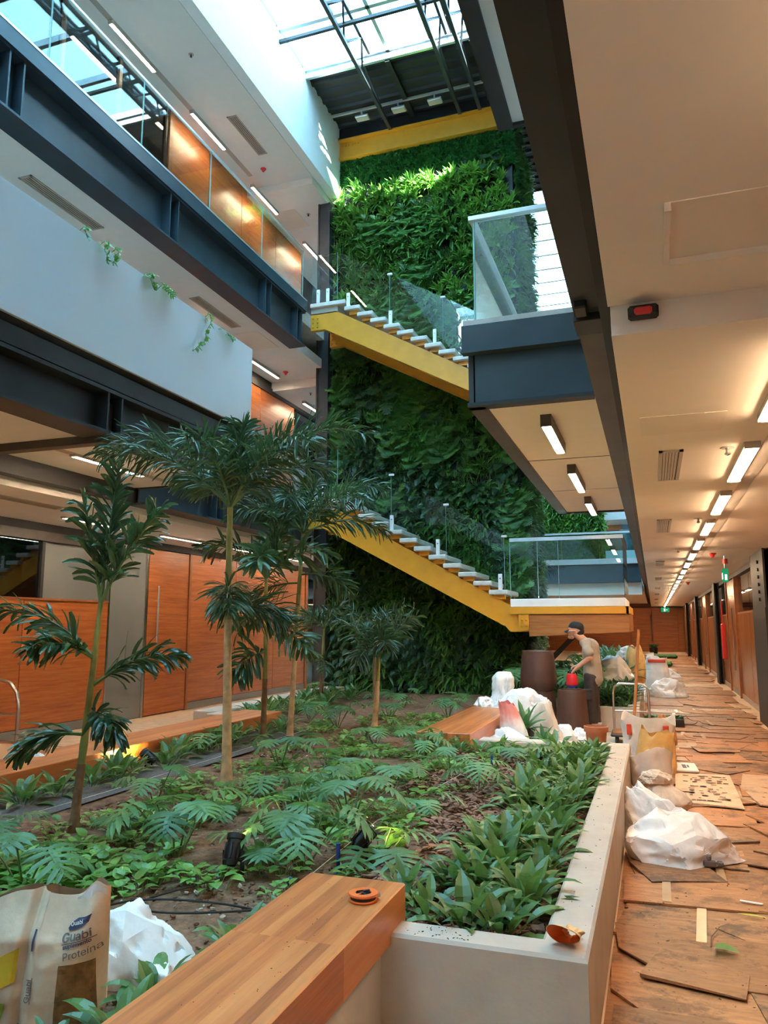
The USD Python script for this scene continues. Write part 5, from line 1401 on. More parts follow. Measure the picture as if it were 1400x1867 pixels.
decal(meshkit.text_mesh('suplemento', 0.011, bold=True), -0.113, 0.300, 'ink', 'lettering', 0.16)
decal(meshkit.text_mesh('Proteína', 0.021), -0.108, 0.268, 'ink_grey', 'lettering', 0.14, sx=0.95)
decal(meshkit.text_mesh('Guabi', 0.018, bold=True), -0.205, 0.150, 'ink_grey', 'lettering', PI / 2)
decal(trimesh.creation.box((0.075, 0.003, 0.002)), -0.198, 0.185, 'ink_grey', 'underline', PI / 2)
decal(meshkit.text_mesh('30kg', 0.018, bold=True), -0.235, 0.015, 'ink', 'lettering', PI / 2)
decal(patch(-0.222, -0.214, 0.30, 0.36), 0, 0, 'ink', 'print_mark')
decal(patch(-0.44, -0.265, 0.16, 0.26, lambda A, B_, X, Y: (X, Y + 0.05 * A - 0.03 * (1 - A))), 0, 0, 'print_yellow', 'colour_print')
decal(patch(-0.44, -0.285, 0.0, 0.15, lambda A, B_, X, Y: (X - 0.03 * A * (1 - B_), Y)), 0, 0, 'print_green', 'colour_print')
obj('folded_lip', MB().grid(np.stack([sack_front(np.linspace(-0.10, -0.008, 12), np.full(12, 0.985)) + SN * 0.004 - np.array([0, 0, 0.045]) * k + SN * 0.012 * k * np.sin(np.linspace(0, PI, 12))[:, None] for k in (0, 0.5, 1.0 - 0.2)], 1)), 'sack_white', t)
rock('white_sack', 'white sack lying on the soil right behind the printed feed sack', 'sack', heap_mesh(0.24, 0.20, 0.27, 4, 0.045, freq=2.0, peak=(-0.10, 0), skirt=0.15), 'sack_white', (-1.93, 2.70, 0.25), 0.2)
rock('white_sack', 'small white sack end poking out beside the foreground bench', 'sack', heap_mesh(0.09, 0.10, 0.13, 5, 0.03, freq=2.0), 'sack_white', (-1.72, 2.52, 0.27), 0.4)

# -- sacks along the outside of the planter wall, from near to far
rock('plastic_bag', 'big crumpled translucent white bag on the cardboard, nearest along the planter wall', 'bag', heap_mesh(0.34, 0.24, 0.25, 12, 0.10, N=30, skirt=0.3, corners=((0.44, -0.02, 0.004), (0.40, 0.06, 0.03), (-0.12, 0.05, 0.28), (0.12, 0.0, 0.265), (-0.34, -0.10, 0.14))), 'sack_plastic', (0.10, 5.92, 0.03), 0.15,
     [('print_mark', MB().box(0.10, 0.18, -0.235, -0.205, 0.01, 0.05, c=0.008).box(0.12, 0.15, -0.235, -0.205, 0.05, 0.085, c=0.008).box(0.19, 0.23, -0.21, -0.17, 0.01, 0.04, c=0.008), 'ink_grey')])
rock('plastic_bag', 'flat pale flap of bag leaning on the planter wall behind the big crumpled bag', 'bag', heap_mesh(0.26, 0.15, 0.16, 17, 0.10, skirt=0.3, corners=((-0.26, 0.0, 0.34), (-0.20, 0.06, 0.36), (0.3, -0.05, 0.16))), 'sack_plastic', (-0.02, 6.42, 0.02), -0.35)
rock('knotted_sack', 'beige sack with gathered folded neck, between the crumpled bag and yellow bag', 'sack', sack_mesh(0.21, 0.19, 0.28, 21, [0.72, 1.0, 1.06, 0.95, 0.72, 0.42, 0.36], 0.05, lean=(-0.05, 0), freq=9, rim=0.06), 'sack_beige', (0.0, 7.35, 0.02), 0.3,
     [('folded_neck', heap_mesh(0.13, 0.10, 0.12, 23, 0.05, freq=2.4), 'sack_beige')])
stage.GetPrimAtPath('/World/knotted_sack/folded_neck').GetAttribute('points').Set(Vt.Vec3fArray([p + Gf.Vec3f(-0.06, -0.02, 0.24) for p in stage.GetPrimAtPath('/World/knotted_sack/folded_neck').GetAttribute('points').Get()]))
rock('black_bag', 'dark bag in the shade between the knotted sack and the planter wall', 'bag', heap_mesh(0.10, 0.16, 0.24, 25, 0.04), 'tray_black', (-0.16, 7.55, 0.01))
rock('plastic_bag', 'pale bag with upturned open mouth leaning on the planter wall behind the knotted sack', 'bag', sack_mesh(0.19, 0.15, 0.35, 27, [0.8, 0.95, 1.0, 1.05, 1.1, 1.2], 0.06, lean=(-0.02, 0.02), freq=6, rim=0.16), 'sack_plastic', (-0.09, 8.15, 0.02), 0.5)
rock('yellow_bag', 'tall crumpled yellow plastic bag in front of the open white sack', 'bag', sack_mesh(0.19, 0.13, 0.45, 31, [0.95, 1.0, 1.0, 0.95, 0.9, 0.85], 0.06, lean=(0.03, 0), freq=8, rim=0.14), 'sack_yellow', (-0.05, 9.05, 0.02), 0.1)
rock('open_sack', 'open white sack with red print standing behind the tall yellow bag', 'sack', sack_mesh(0.27, 0.17, 0.53, 33, [0.85, 0.95, 1.0, 1.0, 1.05, 1.12], 0.05, lean=(0.0, -0.02), freq=5, rim=0.16), 'sack_white', (-0.12, 9.55, 0.02), -0.15,
     [('red_print', MB().box(-0.20, -0.15, -0.205, -0.185, 0.36, 0.48, c=0.006).box(0.19, 0.25, -0.20, -0.16, 0.36, 0.48, c=0.006), 'print_red'), ('black_print', MB().box(-0.21, -0.17, -0.20, -0.18, 0.12, 0.20, c=0.006).box(0.20, 0.25, -0.19, -0.15, 0.12, 0.22, c=0.006), 'ink')])
rock('burlap_sack', 'orange brown burlap sack behind the open white sack', 'sack', heap_mesh(0.16, 0.14, 0.36, 37, 0.03, freq=1.8), 'burlap', (0.05, 11.4, 0.02))
rock('white_sack', 'white sack lying on the corridor cardboard beside the second planter', 'sack', heap_mesh(0.40, 0.26, 0.42, 41, 0.08, freq=1.8), 'sack_white', (0.22, 18.9, 0.02))
rock('grey_sack', 'tall grey sack with a red rim standing by the second planter', 'sack', sack_mesh(0.28, 0.26, 0.80, 43, [0.9, 1.0, 1.02, 0.95, 0.8, 0.85], 0.06, rim=0.1), 'sack_white', (0.02, 20.2, 0.02), 0.0, [('red_rim', MB().box(-0.2, 0.2, -0.24, -0.20, 0.70, 0.78, c=0.01), 'print_red')])
rock('yellow_bag', 'upright yellow and white bag on the second planter rim behind the broom handle', 'bag', sack_mesh(0.20, 0.2, 0.75, 47, [0.9, 1, 1, 0.9, 0.6], 0.06, rim=0.1), 'sack_yellow', (-0.42, 17.6, 0.40))
rock('plastic_bag', 'large white bag draped over the second planter behind the man', 'bag', heap_mesh(0.34, 0.26, 0.48, 51, 0.10, freq=2.2), 'sack_white', (-0.75, 15.2, 0.55))
rock('plastic_bag', 'small beige bag on top of the planter beyond the white draped bag', 'bag', heap_mesh(0.3, 0.3, 0.4, 53, 0.1), 'sack_beige', (-0.55, 17.8, 0.75))
rock('plastic_bag', 'pale bag lying by the corridor edge before the turf rolls', 'bag', heap_mesh(0.5, 0.4, 0.3, 55, 0.1), 'sack_white', (0.15, 26.0, 0.02))
# -- pile by the short bench
rock('white_sack', 'rolled white sack standing on the far end of the short timber bench', 'sack', sack_mesh(0.13, 0.13, 0.46, 61, [1.25, 1.05, 0.90, 0.92, 1.0, 0.98, 0.7], 0.11, freq=8, lean=(0.03, 0)), 'sack_white', (-2.05, 10.95, 0.50))
rock('white_sack', 'white sack spread over the end of the short bench in front of the brown pots', 'sack', heap_mesh(0.38, 0.22, 0.28, 63, 0.08, freq=2.0, peak=(0.1, 0)), 'sack_white', (-1.80, 10.75, 0.47))
rock('white_sack', 'crumpled white sack corner at the left of the rolled sack on the bench', 'sack', heap_mesh(0.13, 0.13, 0.14, 65, 0.06), 'sack_white', (-2.27, 10.75, 0.50))
obj('sack_support', B(-1.83, -1.50, 10.3, 11.2, 0, 0.46, c=0.02), 'sack_beige', None, 'full beige sack under the spread white sack beside the short bench', 'sack')
rock('white_sack', 'white sack with a pink stained top standing against the short bench', 'sack', sack_mesh(0.16, 0.13, 0.66, 67, [0.95, 1.05, 1.0, 0.85, 0.7, 0.6], 0.05, lean=(-0.10, 0), freq=6, rim=0.08), 'sack_stained', (-1.62, 9.45, 0.02), 0.0)
rock('white_sack', 'glossy white sack lying behind the back planter wall below the large bromeliad', 'sack', heap_mesh(0.32, 0.16, 0.40, 71, 0.05, freq=1.8, peak=(-0.2, 0)), 'sack_white', (-1.50, 8.95, 0.03), -0.15)
rock('plastic_bag', 'brown and white crumpled plastic bag between the two bromeliads and the rear pot', 'bag', heap_mesh(0.25, 0.18, 0.66, 73, 0.13, freq=2.6, peak=(-0.08, 0)), 'sack_beige', (-1.34, 10.1, 0.02))
rock('paper_sheet', 'crumpled white paper sheet lying in front of the rear brown pot', 'paper', heap_mesh(0.16, 0.12, 0.22, 75, 0.10, freq=2.0), 'paper', (-1.18, 10.6, 0.10))
rock('paper_sheet', 'folded newspaper beside the crumpled white sheet at the foot of the man', 'paper', heap_mesh(0.13, 0.10, 0.14, 77, 0.06, freq=2.0), 'paper', (-0.98, 10.75, 0.12))
rock('paper_sheet', 'pale pink sheet of paper on the floor left of the clay pot', 'paper', heap_mesh(0.16, 0.14, 0.10, 79, 0.04, freq=2.0), 'print_pink', (-0.86, 9.2, 0.18))
obj('pallet', B(-1.30, -0.75, 8.6, 11.0, 0.0, 0.11, c=0.01), 'sack_beige', None, 'low pale board under the paper sheets behind the back planter wall', 'board')
def bromeliad(label, loc, s, n, seed):
    q = np.random.default_rng(seed)
    t = thing('bromeliad', label, 'plant', loc, 0, s)
    obj('nursery_pot', MB().lathe([(0, 0), (0.10, 0), (0.13, 0.2), (0.115, 0.2), (0.10, 0.17), (0, 0.17)], 14), 'tray_black', t)
    for i in range(n):
        a, e = 2.4 * i + q.uniform(-0.2, 0.2), 0.45 + 0.9 * i / n
        mb = MB(); blade(mb, [0, 0, 0.17], [math.cos(a) * math.cos(e), math.sin(a) * math.cos(e), math.sin(e)], [0, 0, 1], q.uniform(0.34, 0.44), 0.085, [0.8, 1, 1, 0.9, 0.7, 0.05], q.uniform(0.5, 0.9), 0.35)
        obj('leaf', mb, 'leaf_brom', t)
bromeliad('larger green bromeliad among the white sacks beside the short bench', (-1.55, 9.72, 0.16), 0.95, 15, 3)
bromeliad('smaller dark bromeliad in a black pot behind the back planter wall', (-1.28, 9.38, 0.10), 0.68, 15, 4)
def pot(name, label, loc, prof, ma, m_rim=None):
    t = thing(name, label, 'pot', loc)
    obj('body', MB().lathe(prof, 40), ma, t, smooth=40)
    return t
pot('clay_urn', 'large dark brown tapered pot standing on an upturned pot', (-1.745, 12.4, 0.60), [(0, 0.0), (0.215, 0.0), (0.275, 0.10), (0.282, 0.18), (0.268, 0.36), (0.238, 0.61), (0.225, 0.615), (0.215, 0.60), (0.24, 0.40), (0.24, 0.05), (0, 0.04)], 'pot_brown')
pot('clay_urn', 'upturned brown pot serving as the pedestal of the large dark pot', (-1.72, 12.4, 0.0), [(0, 0.02), (0.24, 0.0), (0.27, 0.02), (0.25, 0.25), (0.215, 0.595), (0, 0.598)], 'pot_brown')
pot('clay_urn', 'dark brown tapered pot that the man leans over', (-1.19, 11.85, 0.0), [(0, 0), (0.20, 0), (0.235, 0.06), (0.235, 0.25), (0.20, 0.66), (0.19, 0.675), (0.18, 0.66), (0.20, 0.40), (0.20, 0.06), (0, 0.05)], 'pot_brown')
t = pot('flower_pot', 'empty terracotta flower pot behind the far planter corner', (-0.645, 8.85, 0.18), [(0, 0), (0.085, 0), (0.112, 0.29), (0.128, 0.29), (0.130, 0.345), (0.118, 0.35), (0.105, 0.30), (0.08, 0.03), (0, 0.03)], 'terracotta')
obj('pot_stand', B(-0.78, -0.52, 8.70, 9.0, 0, 0.18, c=0.01), 'concrete', None, 'small concrete block under the empty terracotta flower pot', 'block')
# -- second and third planters
t = thing('planter_wall', 'second concrete planter box behind the steel trolley', 'planter')
obj('front_wall', B(-0.96, -0.26, 12.5, 12.62, 0, 0.375, c=0.01), 'concrete', t)
obj('side_wall', B(-0.44, -0.26, 12.62, 17.0, 0, 0.40, c=0.01), 'concrete', t)
obj('left_wall', B(-0.96, -0.86, 12.62, 17.0, 0, 0.37, c=0.01), 'concrete', t)
obj('soil_fill', B(-0.86, -0.44, 12.62, 17.0, 0, 0.33), 'soil', t, kind='stuff')
t = thing('planter_wall', 'third concrete planter box further along the corridor edge', 'planter')
obj('front_wall', B(-1.7, -0.05, 23.9, 24.2, 0, 0.55, c=0.01), 'concrete', t)
obj('side_wall', B(-0.3, -0.05, 24.2, 33, 0, 0.55, c=0.01), 'concrete', t)
obj('soil_fill', B(-1.7, -0.3, 24.2, 33, 0, 0.45), 'soil', t, kind='stuff')
# -- trolley, broom, trays, turf
t = thing('platform_trolley', 'low steel platform trolley with a tubular push frame', 'trolley', (-0.36, 11.75, 0))
a = [(-0.24, 0, 0.1), (-0.24, 0, 0.66), (-0.22, 0, 0.74), (-0.16, 0, 0.78), (0.16, 0, 0.78), (0.22, 0, 0.74), (0.24, 0, 0.66), (0.24, 0, 0.1)]
obj('push_frame', MB().tube(a, 0.016, 8), 'chrome', t, smooth=50)
obj('cross_bar', MB().tube([(-0.24, 0, 0.40), (0.24, 0, 0.40)], 0.013, 8), 'chrome', t, smooth=50)
obj('platform', B(-0.27, 0.27, -0.50, 0.05, 0.10, 0.14, c=0.012), 'steel_dark', t)
obj('board', B(-0.25, 0.25, -0.48, 0.0, 0.14, 0.155), 'wood_trim', t)
for x in (-0.2, 0.2):
    for y in (-0.42, -0.02):
        obj('wheel', MB().lathe([(0, -0.015), (0.05, -0.015), (0.05, 0.015), (0, 0.015)], 14, matrix((x, y, 0.051), rot=trimesh.transformations.euler_matrix(PI / 2, 0, PI / 2))), 'tray_black', t)
obj('broom_handle', MB().tube([(-0.33, 11.2, 0.16), (-0.20, 11.3, 1.55)], 0.020, 8), 'broom_wood', None, 'wooden pole standing upright on the trolley', 'pole', smooth=50)
t = thing('plant_tray', 'black nursery tray of small plants on the cardboard beside the second planter', 'plant tray', (0.08, 13.5, 0))
obj('tray', B(-0.30, 0.30, -0.2, 0.2, 0.01, 0.14, c=0.01), 'tray_black', t)
for i in range(8):
    mb = MB(); q = np.random.default_rng(i)
    for j in range(10):
        an = q.uniform(0, 6.28); blade(mb, [-0.26 + 0.075 * i, q.uniform(-0.15, 0.15), 0.13], [math.cos(an), math.sin(an), 0.9], [0, 0, 1], 0.11, 0.05, HEART, 0.8)
    obj('seedling', mb, 'leaf_shade', t)
for k, (x, y, w) in enumerate(((0.22, 33.0, 0.40), (0.40, 41.0, 0.62))):
    t = thing('turf_roll', ('nearer roll of green turf by the corridor edge', 'farther roll of green turf by the corridor edge')[k], 'turf', (x, y, 0))
    obj('turf', B(-w, w, -0.6, 0.6, 0.01, 0.22, c=0.08), 'leaf_moss', t)
t = thing('potted_plant', 'small bushy plant in a black pot near the far end wall', 'potted plant', (-0.08, 45, 0), 0.0, 0.6)
obj('nursery_pot', MB().lathe([(0, 0), (0.32, 0), (0.36, 0.7), (0, 0.7)], 14), 'tray_black', t)
mb = MB(); q = np.random.default_rng(3)
for j in range(60):
    an = q.uniform(0, 6.28); blade(mb, [q.uniform(-0.25, 0.25), q.uniform(-0.2, 0.2), 0.7], [math.cos(an), math.sin(an), q.uniform(0.6, 2)], [0, 0, 1], q.uniform(0.3, 0.6), 0.12, LANCE, 0.8)
obj('foliage', mb, 'leaf_shade', t)
# -- small things in and on the bed
obj('twine', MB().tube([(-4.02, 3.2, 0.36), (-4.0, 5.0, 0.35), (-4.02, 8.8, 0.36)], 0.002, 4), 'sack_beige', None, 'pale twine stretched along the gravel strip on the left of the bed', 'twine')
obj('twine', MB().tube([(-1.72, 3.8, 0.34), (-1.78, 5.0, 0.335), (-1.60, 6.6, 0.36)], 0.002, 4), 'sack_beige', None, 'pale twine stretched along the edge of the bark chips', 'twine')
t = thing('tape_reel', 'orange open tape measure reel lying on the foreground bench', 'tape reel', (-1.112, 2.96, 0.551), 0.4)
obj('lower_flange', MB().lathe([(0, 0), (0.056, 0), (0.058, 0.004), (0.056, 0.008), (0, 0.008)], 36), 'orange', t, smooth=40)
obj('tape_coil', MB().lathe([(0, 0.008), (0.050, 0.008), (0.050, 0.020), (0, 0.020)], 30), 'tray_black', t, smooth=40)
obj('upper_flange', MB().lathe([(0.030, 0.020), (0.056, 0.020), (0.058, 0.024), (0.056, 0.029), (0.032, 0.030), (0.030, 0.027)], 36), 'orange', t, smooth=40)
obj('hub', MB().lathe([(0, 0.028), (0.012, 0.028), (0.012, 0.024), (0.030, 0.023)], 24), 'tray_black', t)
for i in range(5):
    an = i * 2 * PI / 5
    obj('spoke', MB().bar((0.008 * math.cos(an), 0.008 * math.sin(an), 0.027), (0.032 * math.cos(an), 0.032 * math.sin(an), 0.027), 0.005, 0.003), 'orange' if i % 2 else 'tray_black', t)
obj('crank', MB().bar((0, 0, 0.032), (0.024, 0.010, 0.034), 0.008, 0.004), 'tray_black', t)
obj('tape_end', B(0.052, 0.066, -0.006, 0.006, 0.012, 0.026, c=0.002), 'chrome', t)
# folded orange rag
t = thing('rag', 'folded yellow and orange cloth rag on the near corner of the planter wall', 'rag', (-0.375, 3.15, 0.421), 0.25, 1.15)
AX0, AX1 = np.array([-0.012, -0.045, 0.040]), np.array([0.040, 0.050, 0.016])
TH, V_ = np.meshgrid(np.linspace(0, 2 * PI, 36, endpoint=False), np.linspace(0, 1, 16), indexing='ij')
rw = np.interp(V_, [0, 0.35, 0.75, 0.85, 1.0], [0.056, 0.044, 0.016, 0.015, 0.030]) * (1 + 0.16 * np.sin(3 * TH + 1) * (0.4 + V_) + 0.10 * np.sin(7 * TH) * V_)
ex, ez = np.array([0.88, -0.45, 0.0]), np.array([-0.15, -0.25, 0.95])
RP = AX0 + (AX1 - AX0) * V_[..., None] + (rw * np.cos(TH))[..., None] * ex + (rw * 0.72 * np.sin(TH))[..., None] * ez - (0.020 * (1 - V_) * np.sin(TH))[..., None] * np.array([0.3, 1.0, 0])
RP[..., 2] = np.maximum(RP[..., 2], 0.002)
obj('cloth', MB().grid(RP, close_u=True), 'rag', t, smooth=True)
IN = RP[:, :10].copy(); c0 = IN.mean(0, keepdims=True); IN = c0 + (IN - c0) * 0.93; IN[..., 2] = np.maximum(IN[..., 2], 0.003)
obj('lining', MB().grid(IN[:, ::-1], close_u=True), 'rag_inner', t, smooth=True)
def stake(label, loc, h):
    t = thing('marker_stake', label, 'stake', loc)
    obj('tube', MB().tube([(0, 0, -0.02), (0, 0, h)], 0.011, 10), 'blue_plastic', t, smooth=50)
    obj('cap', MB().lathe([(0.012, h), (0.012, h + 0.006), (0, h + 0.008)], 10), 'blue_plastic', t)
stake('blue tube stake right behind the end of the foreground bench', (-1.655, 4.02, SOIL), 0.14)
stake('blue tube stake standing farther away in the bark chips', (-1.42, 7.02, SOIL), 0.18)
t = thing('irrigation_stub', 'small black irrigation stub with a bright blue cap in the soil', 'irrigation stub', (-1.82, 3.78, SOIL))
obj('body', MB().lathe([(0.014, -0.03), (0.014, 0.012), (0, 0.012)], 10), 'tray_black', t)
obj('cap', MB().lathe([(0.012, 0.012), (0.012, 0.026), (0, 0.028)], 10), 'cyan_plastic', t)
def garden_spot(label, loc, rz, tilt, s=1.0):
    t = thing('garden_spotlight', label, 'spotlight', loc, rz, s)
    m = trimesh.transformations.euler_matrix(tilt, 0, 0); m[:3, 3] = [0, 0, 0.09]
    obj('body', MB().lathe([(0, -0.075), (0.022, -0.072), (0.036, -0.03), (0.040, 0.045), (0.046, 0.05), (0.046, 0.075), (0.038, 0.075), (0.038, 0.055)], 18, m), 'tray_black', t, smooth=40)
    obj('lens', MB().lathe([(0.037, 0.057), (0, 0.057)], 18, m), 'spot_glow', t)
    fins = MB()
    for i in range(8):
        an = i * PI / 4
        obj('fin', MB().box(0.034, 0.048, -0.003, 0.003, -0.045, 0.03, m=m @ trimesh.transformations.rotation_matrix(an, [0, 0, 1])), 'tray_black', t)
    obj('yoke', MB().bar((0.046, 0, -0.04), (0.046, 0, 0.09), 0.006, 0.02).bar((-0.046, 0, -0.04), (-0.046, 0, 0.09), 0.006, 0.02).bar((-0.046, 0, -0.04), (0.046, 0, -0.04), 0.02, 0.006), 'tray_black', t)
    obj('spike', MB().tube([(0, 0, -0.14), (0, 0, -0.04)], [0.004, 0.014], 6), 'tray_black', t)
garden_spot('black garden spotlight on a yoke in the soil at left centre', (-2.14, 3.76, SOIL + 0.04), 0.2, -0.5, 1.05)
garden_spot('black garden spotlight half hidden by leaves near the blue stake', (-1.58, 4.18, SOIL + 0.04), -0.6, -0.95)
garden_spot('garden spotlight lighting the left timber bench from the bed', (-4.40, 6.15, SOIL + 0.03), PI / 2, -1.0)
garden_spot('garden spotlight among the lilies at the far back planter wall', (-1.0, 7.45, SOIL + 0.03), 0.2, -0.7)
def cable(label, pts, r_=0.005):
    p = np.array(pts, float); k = np.linspace(0, len(p) - 1, 40)
    from scipy.interpolate import CubicSpline
    q = CubicSpline(np.arange(len(p)), p)(k)
    obj('cable', MB().tube(q, r_, 6), 'tray_black', None, label, 'cable', smooth=50)
cable('black cable looping over the bare soil before the spotlight', [(-2.12, 3.74, 0.33), (-2.25, 3.45, 0.325), (-2.32, 3.2, 0.325), (-2.1, 3.15, 0.33), (-1.8, 3.30, 0.325), (-1.68, 3.36, 0.32)])
cable('second black cable lying beside the first on the bare soil', [(-2.45, 3.12, 0.325), (-2.28, 3.27, 0.33), (-2.05, 3.32, 0.33), (-1.85, 3.33, 0.325), (-1.62, 3.28, 0.32)])
rock('paper_cup', 'crumpled scrap of white paper on the left timber bench', 'paper', heap_mesh(0.06, 0.045, 0.03, 81, 0.02, N=12), 'paper', (-5.03, 5.45, 0.50))
t = thing('hand_truck', 'bent steel frame of a hand truck at the left edge of the photo', 'hand truck', (-7.75, 7.7, 0))
obj('frame', MB().tube([(-0.35, 0, 0.95), (-0.1, 0, 0.95), (0.16, 0, 0.90), (0.28, 0, 0.78), (0.32, 0, 0.6), (0.32, 0, 0.0)], 0.022, 8), 'chrome', t, smooth=50)
obj('cross_bar', MB().tube([(-0.3, 0, 0.52), (0.32, 0, 0.52)], 0.018, 8), 'chrome', t, smooth=50)
obj('lower_bar', MB().tube([(-0.3, 0, 0.18), (0.32, 0, 0.18)], 0.018, 8), 'chrome', t, smooth=50)
obj('floor_paper', B(-8.2, -6.0, 8.6, 13.5, 0.001, 0.012, c=0.003), 'sack_beige', None, 'sheet of protective paper on the floor of the left walkway', 'paper')

# ================================================================ CARDBOARD
def cardboard_mat(name, a, b, dark, amt):
    nodes = {
        'g': ('geometry', {}), 'o': ('object_info', {}), 'os': ('vector_math', {'math_type': 'scale', 'vector1': (5.1, 3.3, 0)}), 'ad': ('vector_math', {'math_type': 'add'}),
        'm': ('mapping', {'scale': (6.0, 22.0, 1.0)}),
        'n': ('noise_texture', {'scale': 1.0, 'detail': 6.0, 'roughness': 0.68}), 'n2': ('noise_texture', {'scale': 3.4, 'detail': 7.0, 'roughness': 0.72}), 'n3': ('noise_texture', {'scale': 42.0, 'detail': 3.0}),
        'r': ('rgb_ramp', {'ramp': [(0.30, a), (0.70, b)]}),
        'r2': ('rgb_ramp', {'ramp': [(amt, (0, 0, 0)), (amt + 0.09, (1, 1, 1))]}), 'r3': ('rgb_ramp', {'ramp': [(0.67, (0, 0, 0)), (0.72, (1, 1, 1))]}),
        'mx': ('mix_color', {'b': dark}), 'f': ('math', {'math_type': 'multiply', 'value2': 0.75}), 'f3': ('math', {'math_type': 'multiply', 'value2': 0.75}), 'mx2': ('mix_color', {'b': (0.05, 0.025, 0.012)}),
        'hv': ('math', {'math_type': 'multiply_add', 'value2': 0.5, 'value3': 0.78}), 'hs': ('hsv', {}),
        'p': ('principled_bsdf', {'roughness': 0.6}), 'b': ('bump', {'strength': 0.4, 'distance': 0.003}),
    }
    links = [('o.random', 'os.scale'), ('g.position', 'ad.vector1'), ('os.vector', 'ad.vector2'), ('ad.vector', 'm.vector'), ('m.vector', 'n.vector'), ('ad.vector', 'n2.vector'), ('ad.vector', 'n3.vector'),
             ('n.fac', 'r.fac'), ('n2.fac', 'r2.fac'), ('n3.fac', 'r3.fac'), ('r.color', 'mx.a'), ('r2.color', 'f.value1'), ('f.value', 'mx.fac'), ('mx.result', 'mx2.a'), ('r3.color', 'f3.value1'), ('f3.value', 'mx2.fac'),
             ('o.random', 'hv.value1'), ('hv.value', 'hs.value'), ('mx2.result', 'hs.color'), ('hs.color', 'p.base_color'), ('n.fac', 'b.height'), ('b.normal', 'p.normal')]
    return mat(name, nodes, links)
M['card'] = cardboard_mat('card', (0.26, 0.105, 0.036), (0.46, 0.215, 0.080), (0.12, 0.048, 0.016), 0.52)
M['card_pale'] = cardboard_mat('card_pale', (0.44, 0.27, 0.145), (0.62, 0.43, 0.27), (0.20, 0.10, 0.045), 0.52)
M['card_dirty'] = cardboard_mat('card_dirty', (0.22, 0.095, 0.036), (0.42, 0.21, 0.085), (0.045, 0.028, 0.018), 0.48)
M['card_print'] = cardboard_mat('card_print', (0.50, 0.33, 0.20), (0.66, 0.48, 0.33), (0.26, 0.14, 0.07), 0.56)
M['print_dim'] = plain('print_dim', (0.20, 0.13, 0.085), 0.7, var=0.5, scale=30)
M['tape'] = plain('tape', (0.52, 0.33, 0.16), 0.25, var=0.1)
obj('cardboard_underlay', B(-0.27, 1.50, 1.0, 48.0, 0.0, 0.006), 'card', None, 'lowest layer of brown cardboard covering the corridor floor', 'cardboard')
r = np.random.default_rng(77)
TONE = {'card': 'brown', 'card_pale': 'pale', 'card_dirty': 'stained'}
def sheet(i, x, y, w, d, rz, ma, z, label, group=None, fold=None):
    q = np.random.default_rng(900 + i)
    k4 = np.array([[-w / 2, -d / 2], [w / 2, -d / 2], [w / 2, d / 2], [-w / 2, d / 2]]) + q.uniform(-0.05, 0.05, (4, 2))
    c = np.array([k4[0], (k4[0] + k4[1]) / 2, k4[1], (k4[1] + k4[2]) / 2, k4[2], (k4[2] + k4[3]) / 2, k4[3], (k4[3] + k4[0]) / 2])
    if q.random() < 0.3:
        c[0] = c[0] * 0.35 + c[1] * 0.65
    n = 8
    top = np.c_[c, np.full(n, 0.005) + q.uniform(0, 0.010 if y < 9 else 0.003, n)]; bot = np.c_[c, np.zeros(n)]
    v = np.vstack([top, bot, [[0, 0, 0.005]], [[0, 0, 0]]])
    f = []
    for k in range(n):
        j = (k + 1) % n
        f += [[k, j, 2 * n], [n + j, n + k, 2 * n + 1], [k, n + k, n + j], [k, n + j, j]]
    t = thing('cardboard_sheet', label, 'cardboard', (x, y, z), rz, group=group)
    obj('sheet', (v, np.array(f)), ma, t)
    return t
side = lambda x: 'beside the planter wall' if x < 0.3 else ('in the middle of the corridor' if x < 0.85 else 'towards the right wall')
i = 0
y = 1.6
rows = []
while y < 16:
    d = r.uniform(0.42, 0.72)
    rows.append((y, d)); y += d * 0.86
special = {}
for k, (y, d) in enumerate(rows):
    x = -0.26
    col = 0
    while x < 1.45:
        w = r.uniform(0.55, 1.0)
        if x + w > 1.58: w = 1.58 - x + r.uniform(-0.05, 0.05)
        if w > 0.2:
            ma = r.choice(['card', 'card_pale', 'card_dirty'], p=[0.62, 0.08, 0.30])
            rz = r.normal(0, 0.12) if r.random() < 0.6 else r.normal(0, 0.4)
            if x < 0.2: rz = r.normal(0, 0.03)
            z = 0.007 + 0.005 * ((k * 2 + col) % 4)
            lb = f'{TONE[ma]} cardboard sheet {["first", "second", "third", "fourth"][min(col, 3)]} from the planter in the {ordinal(k)} row from the near end'
            t = sheet(i, x + w / 2 + (0.03 if x < -0.2 else 0), y + d / 2 + r.uniform(-0.05, 0.05), w * 1.06 if x > 0 else w, d * 1.08, rz, ma, z, lb, 'cardboard sheets on the corridor floor')
            if r.random() < 0.35:
                a = r.uniform(-w * 0.4, w * 0.4)
                obj('tape_strip', B(a, a + 0.05, -d * 0.48, d * 0.48, 0.014, 0.0155), 'tape', t)
            if ma == 'card_pale' or r.random() < 0.1:
                mb = MB(); q = np.random.default_rng(i)
                u0, v0 = q.uniform(-w * 0.3, 0), q.uniform(-d * 0.3, 0)
                for m_ in range(14):
                    a, b = u0 + 0.05 * (m_ % 5) + q.uniform(0, 0.01), v0 + 0.045 * (m_ // 5)
                    mb.box(a, a + q.uniform(0.02, 0.04), b, b + 0.018, 0.0142, 0.0152)
                obj('worn_print', mb, 'ink_grey' if q.random() < 0.8 else 'print_faded', t, kind='stuff')
            i += 1
        x += w * 0.97; col += 1
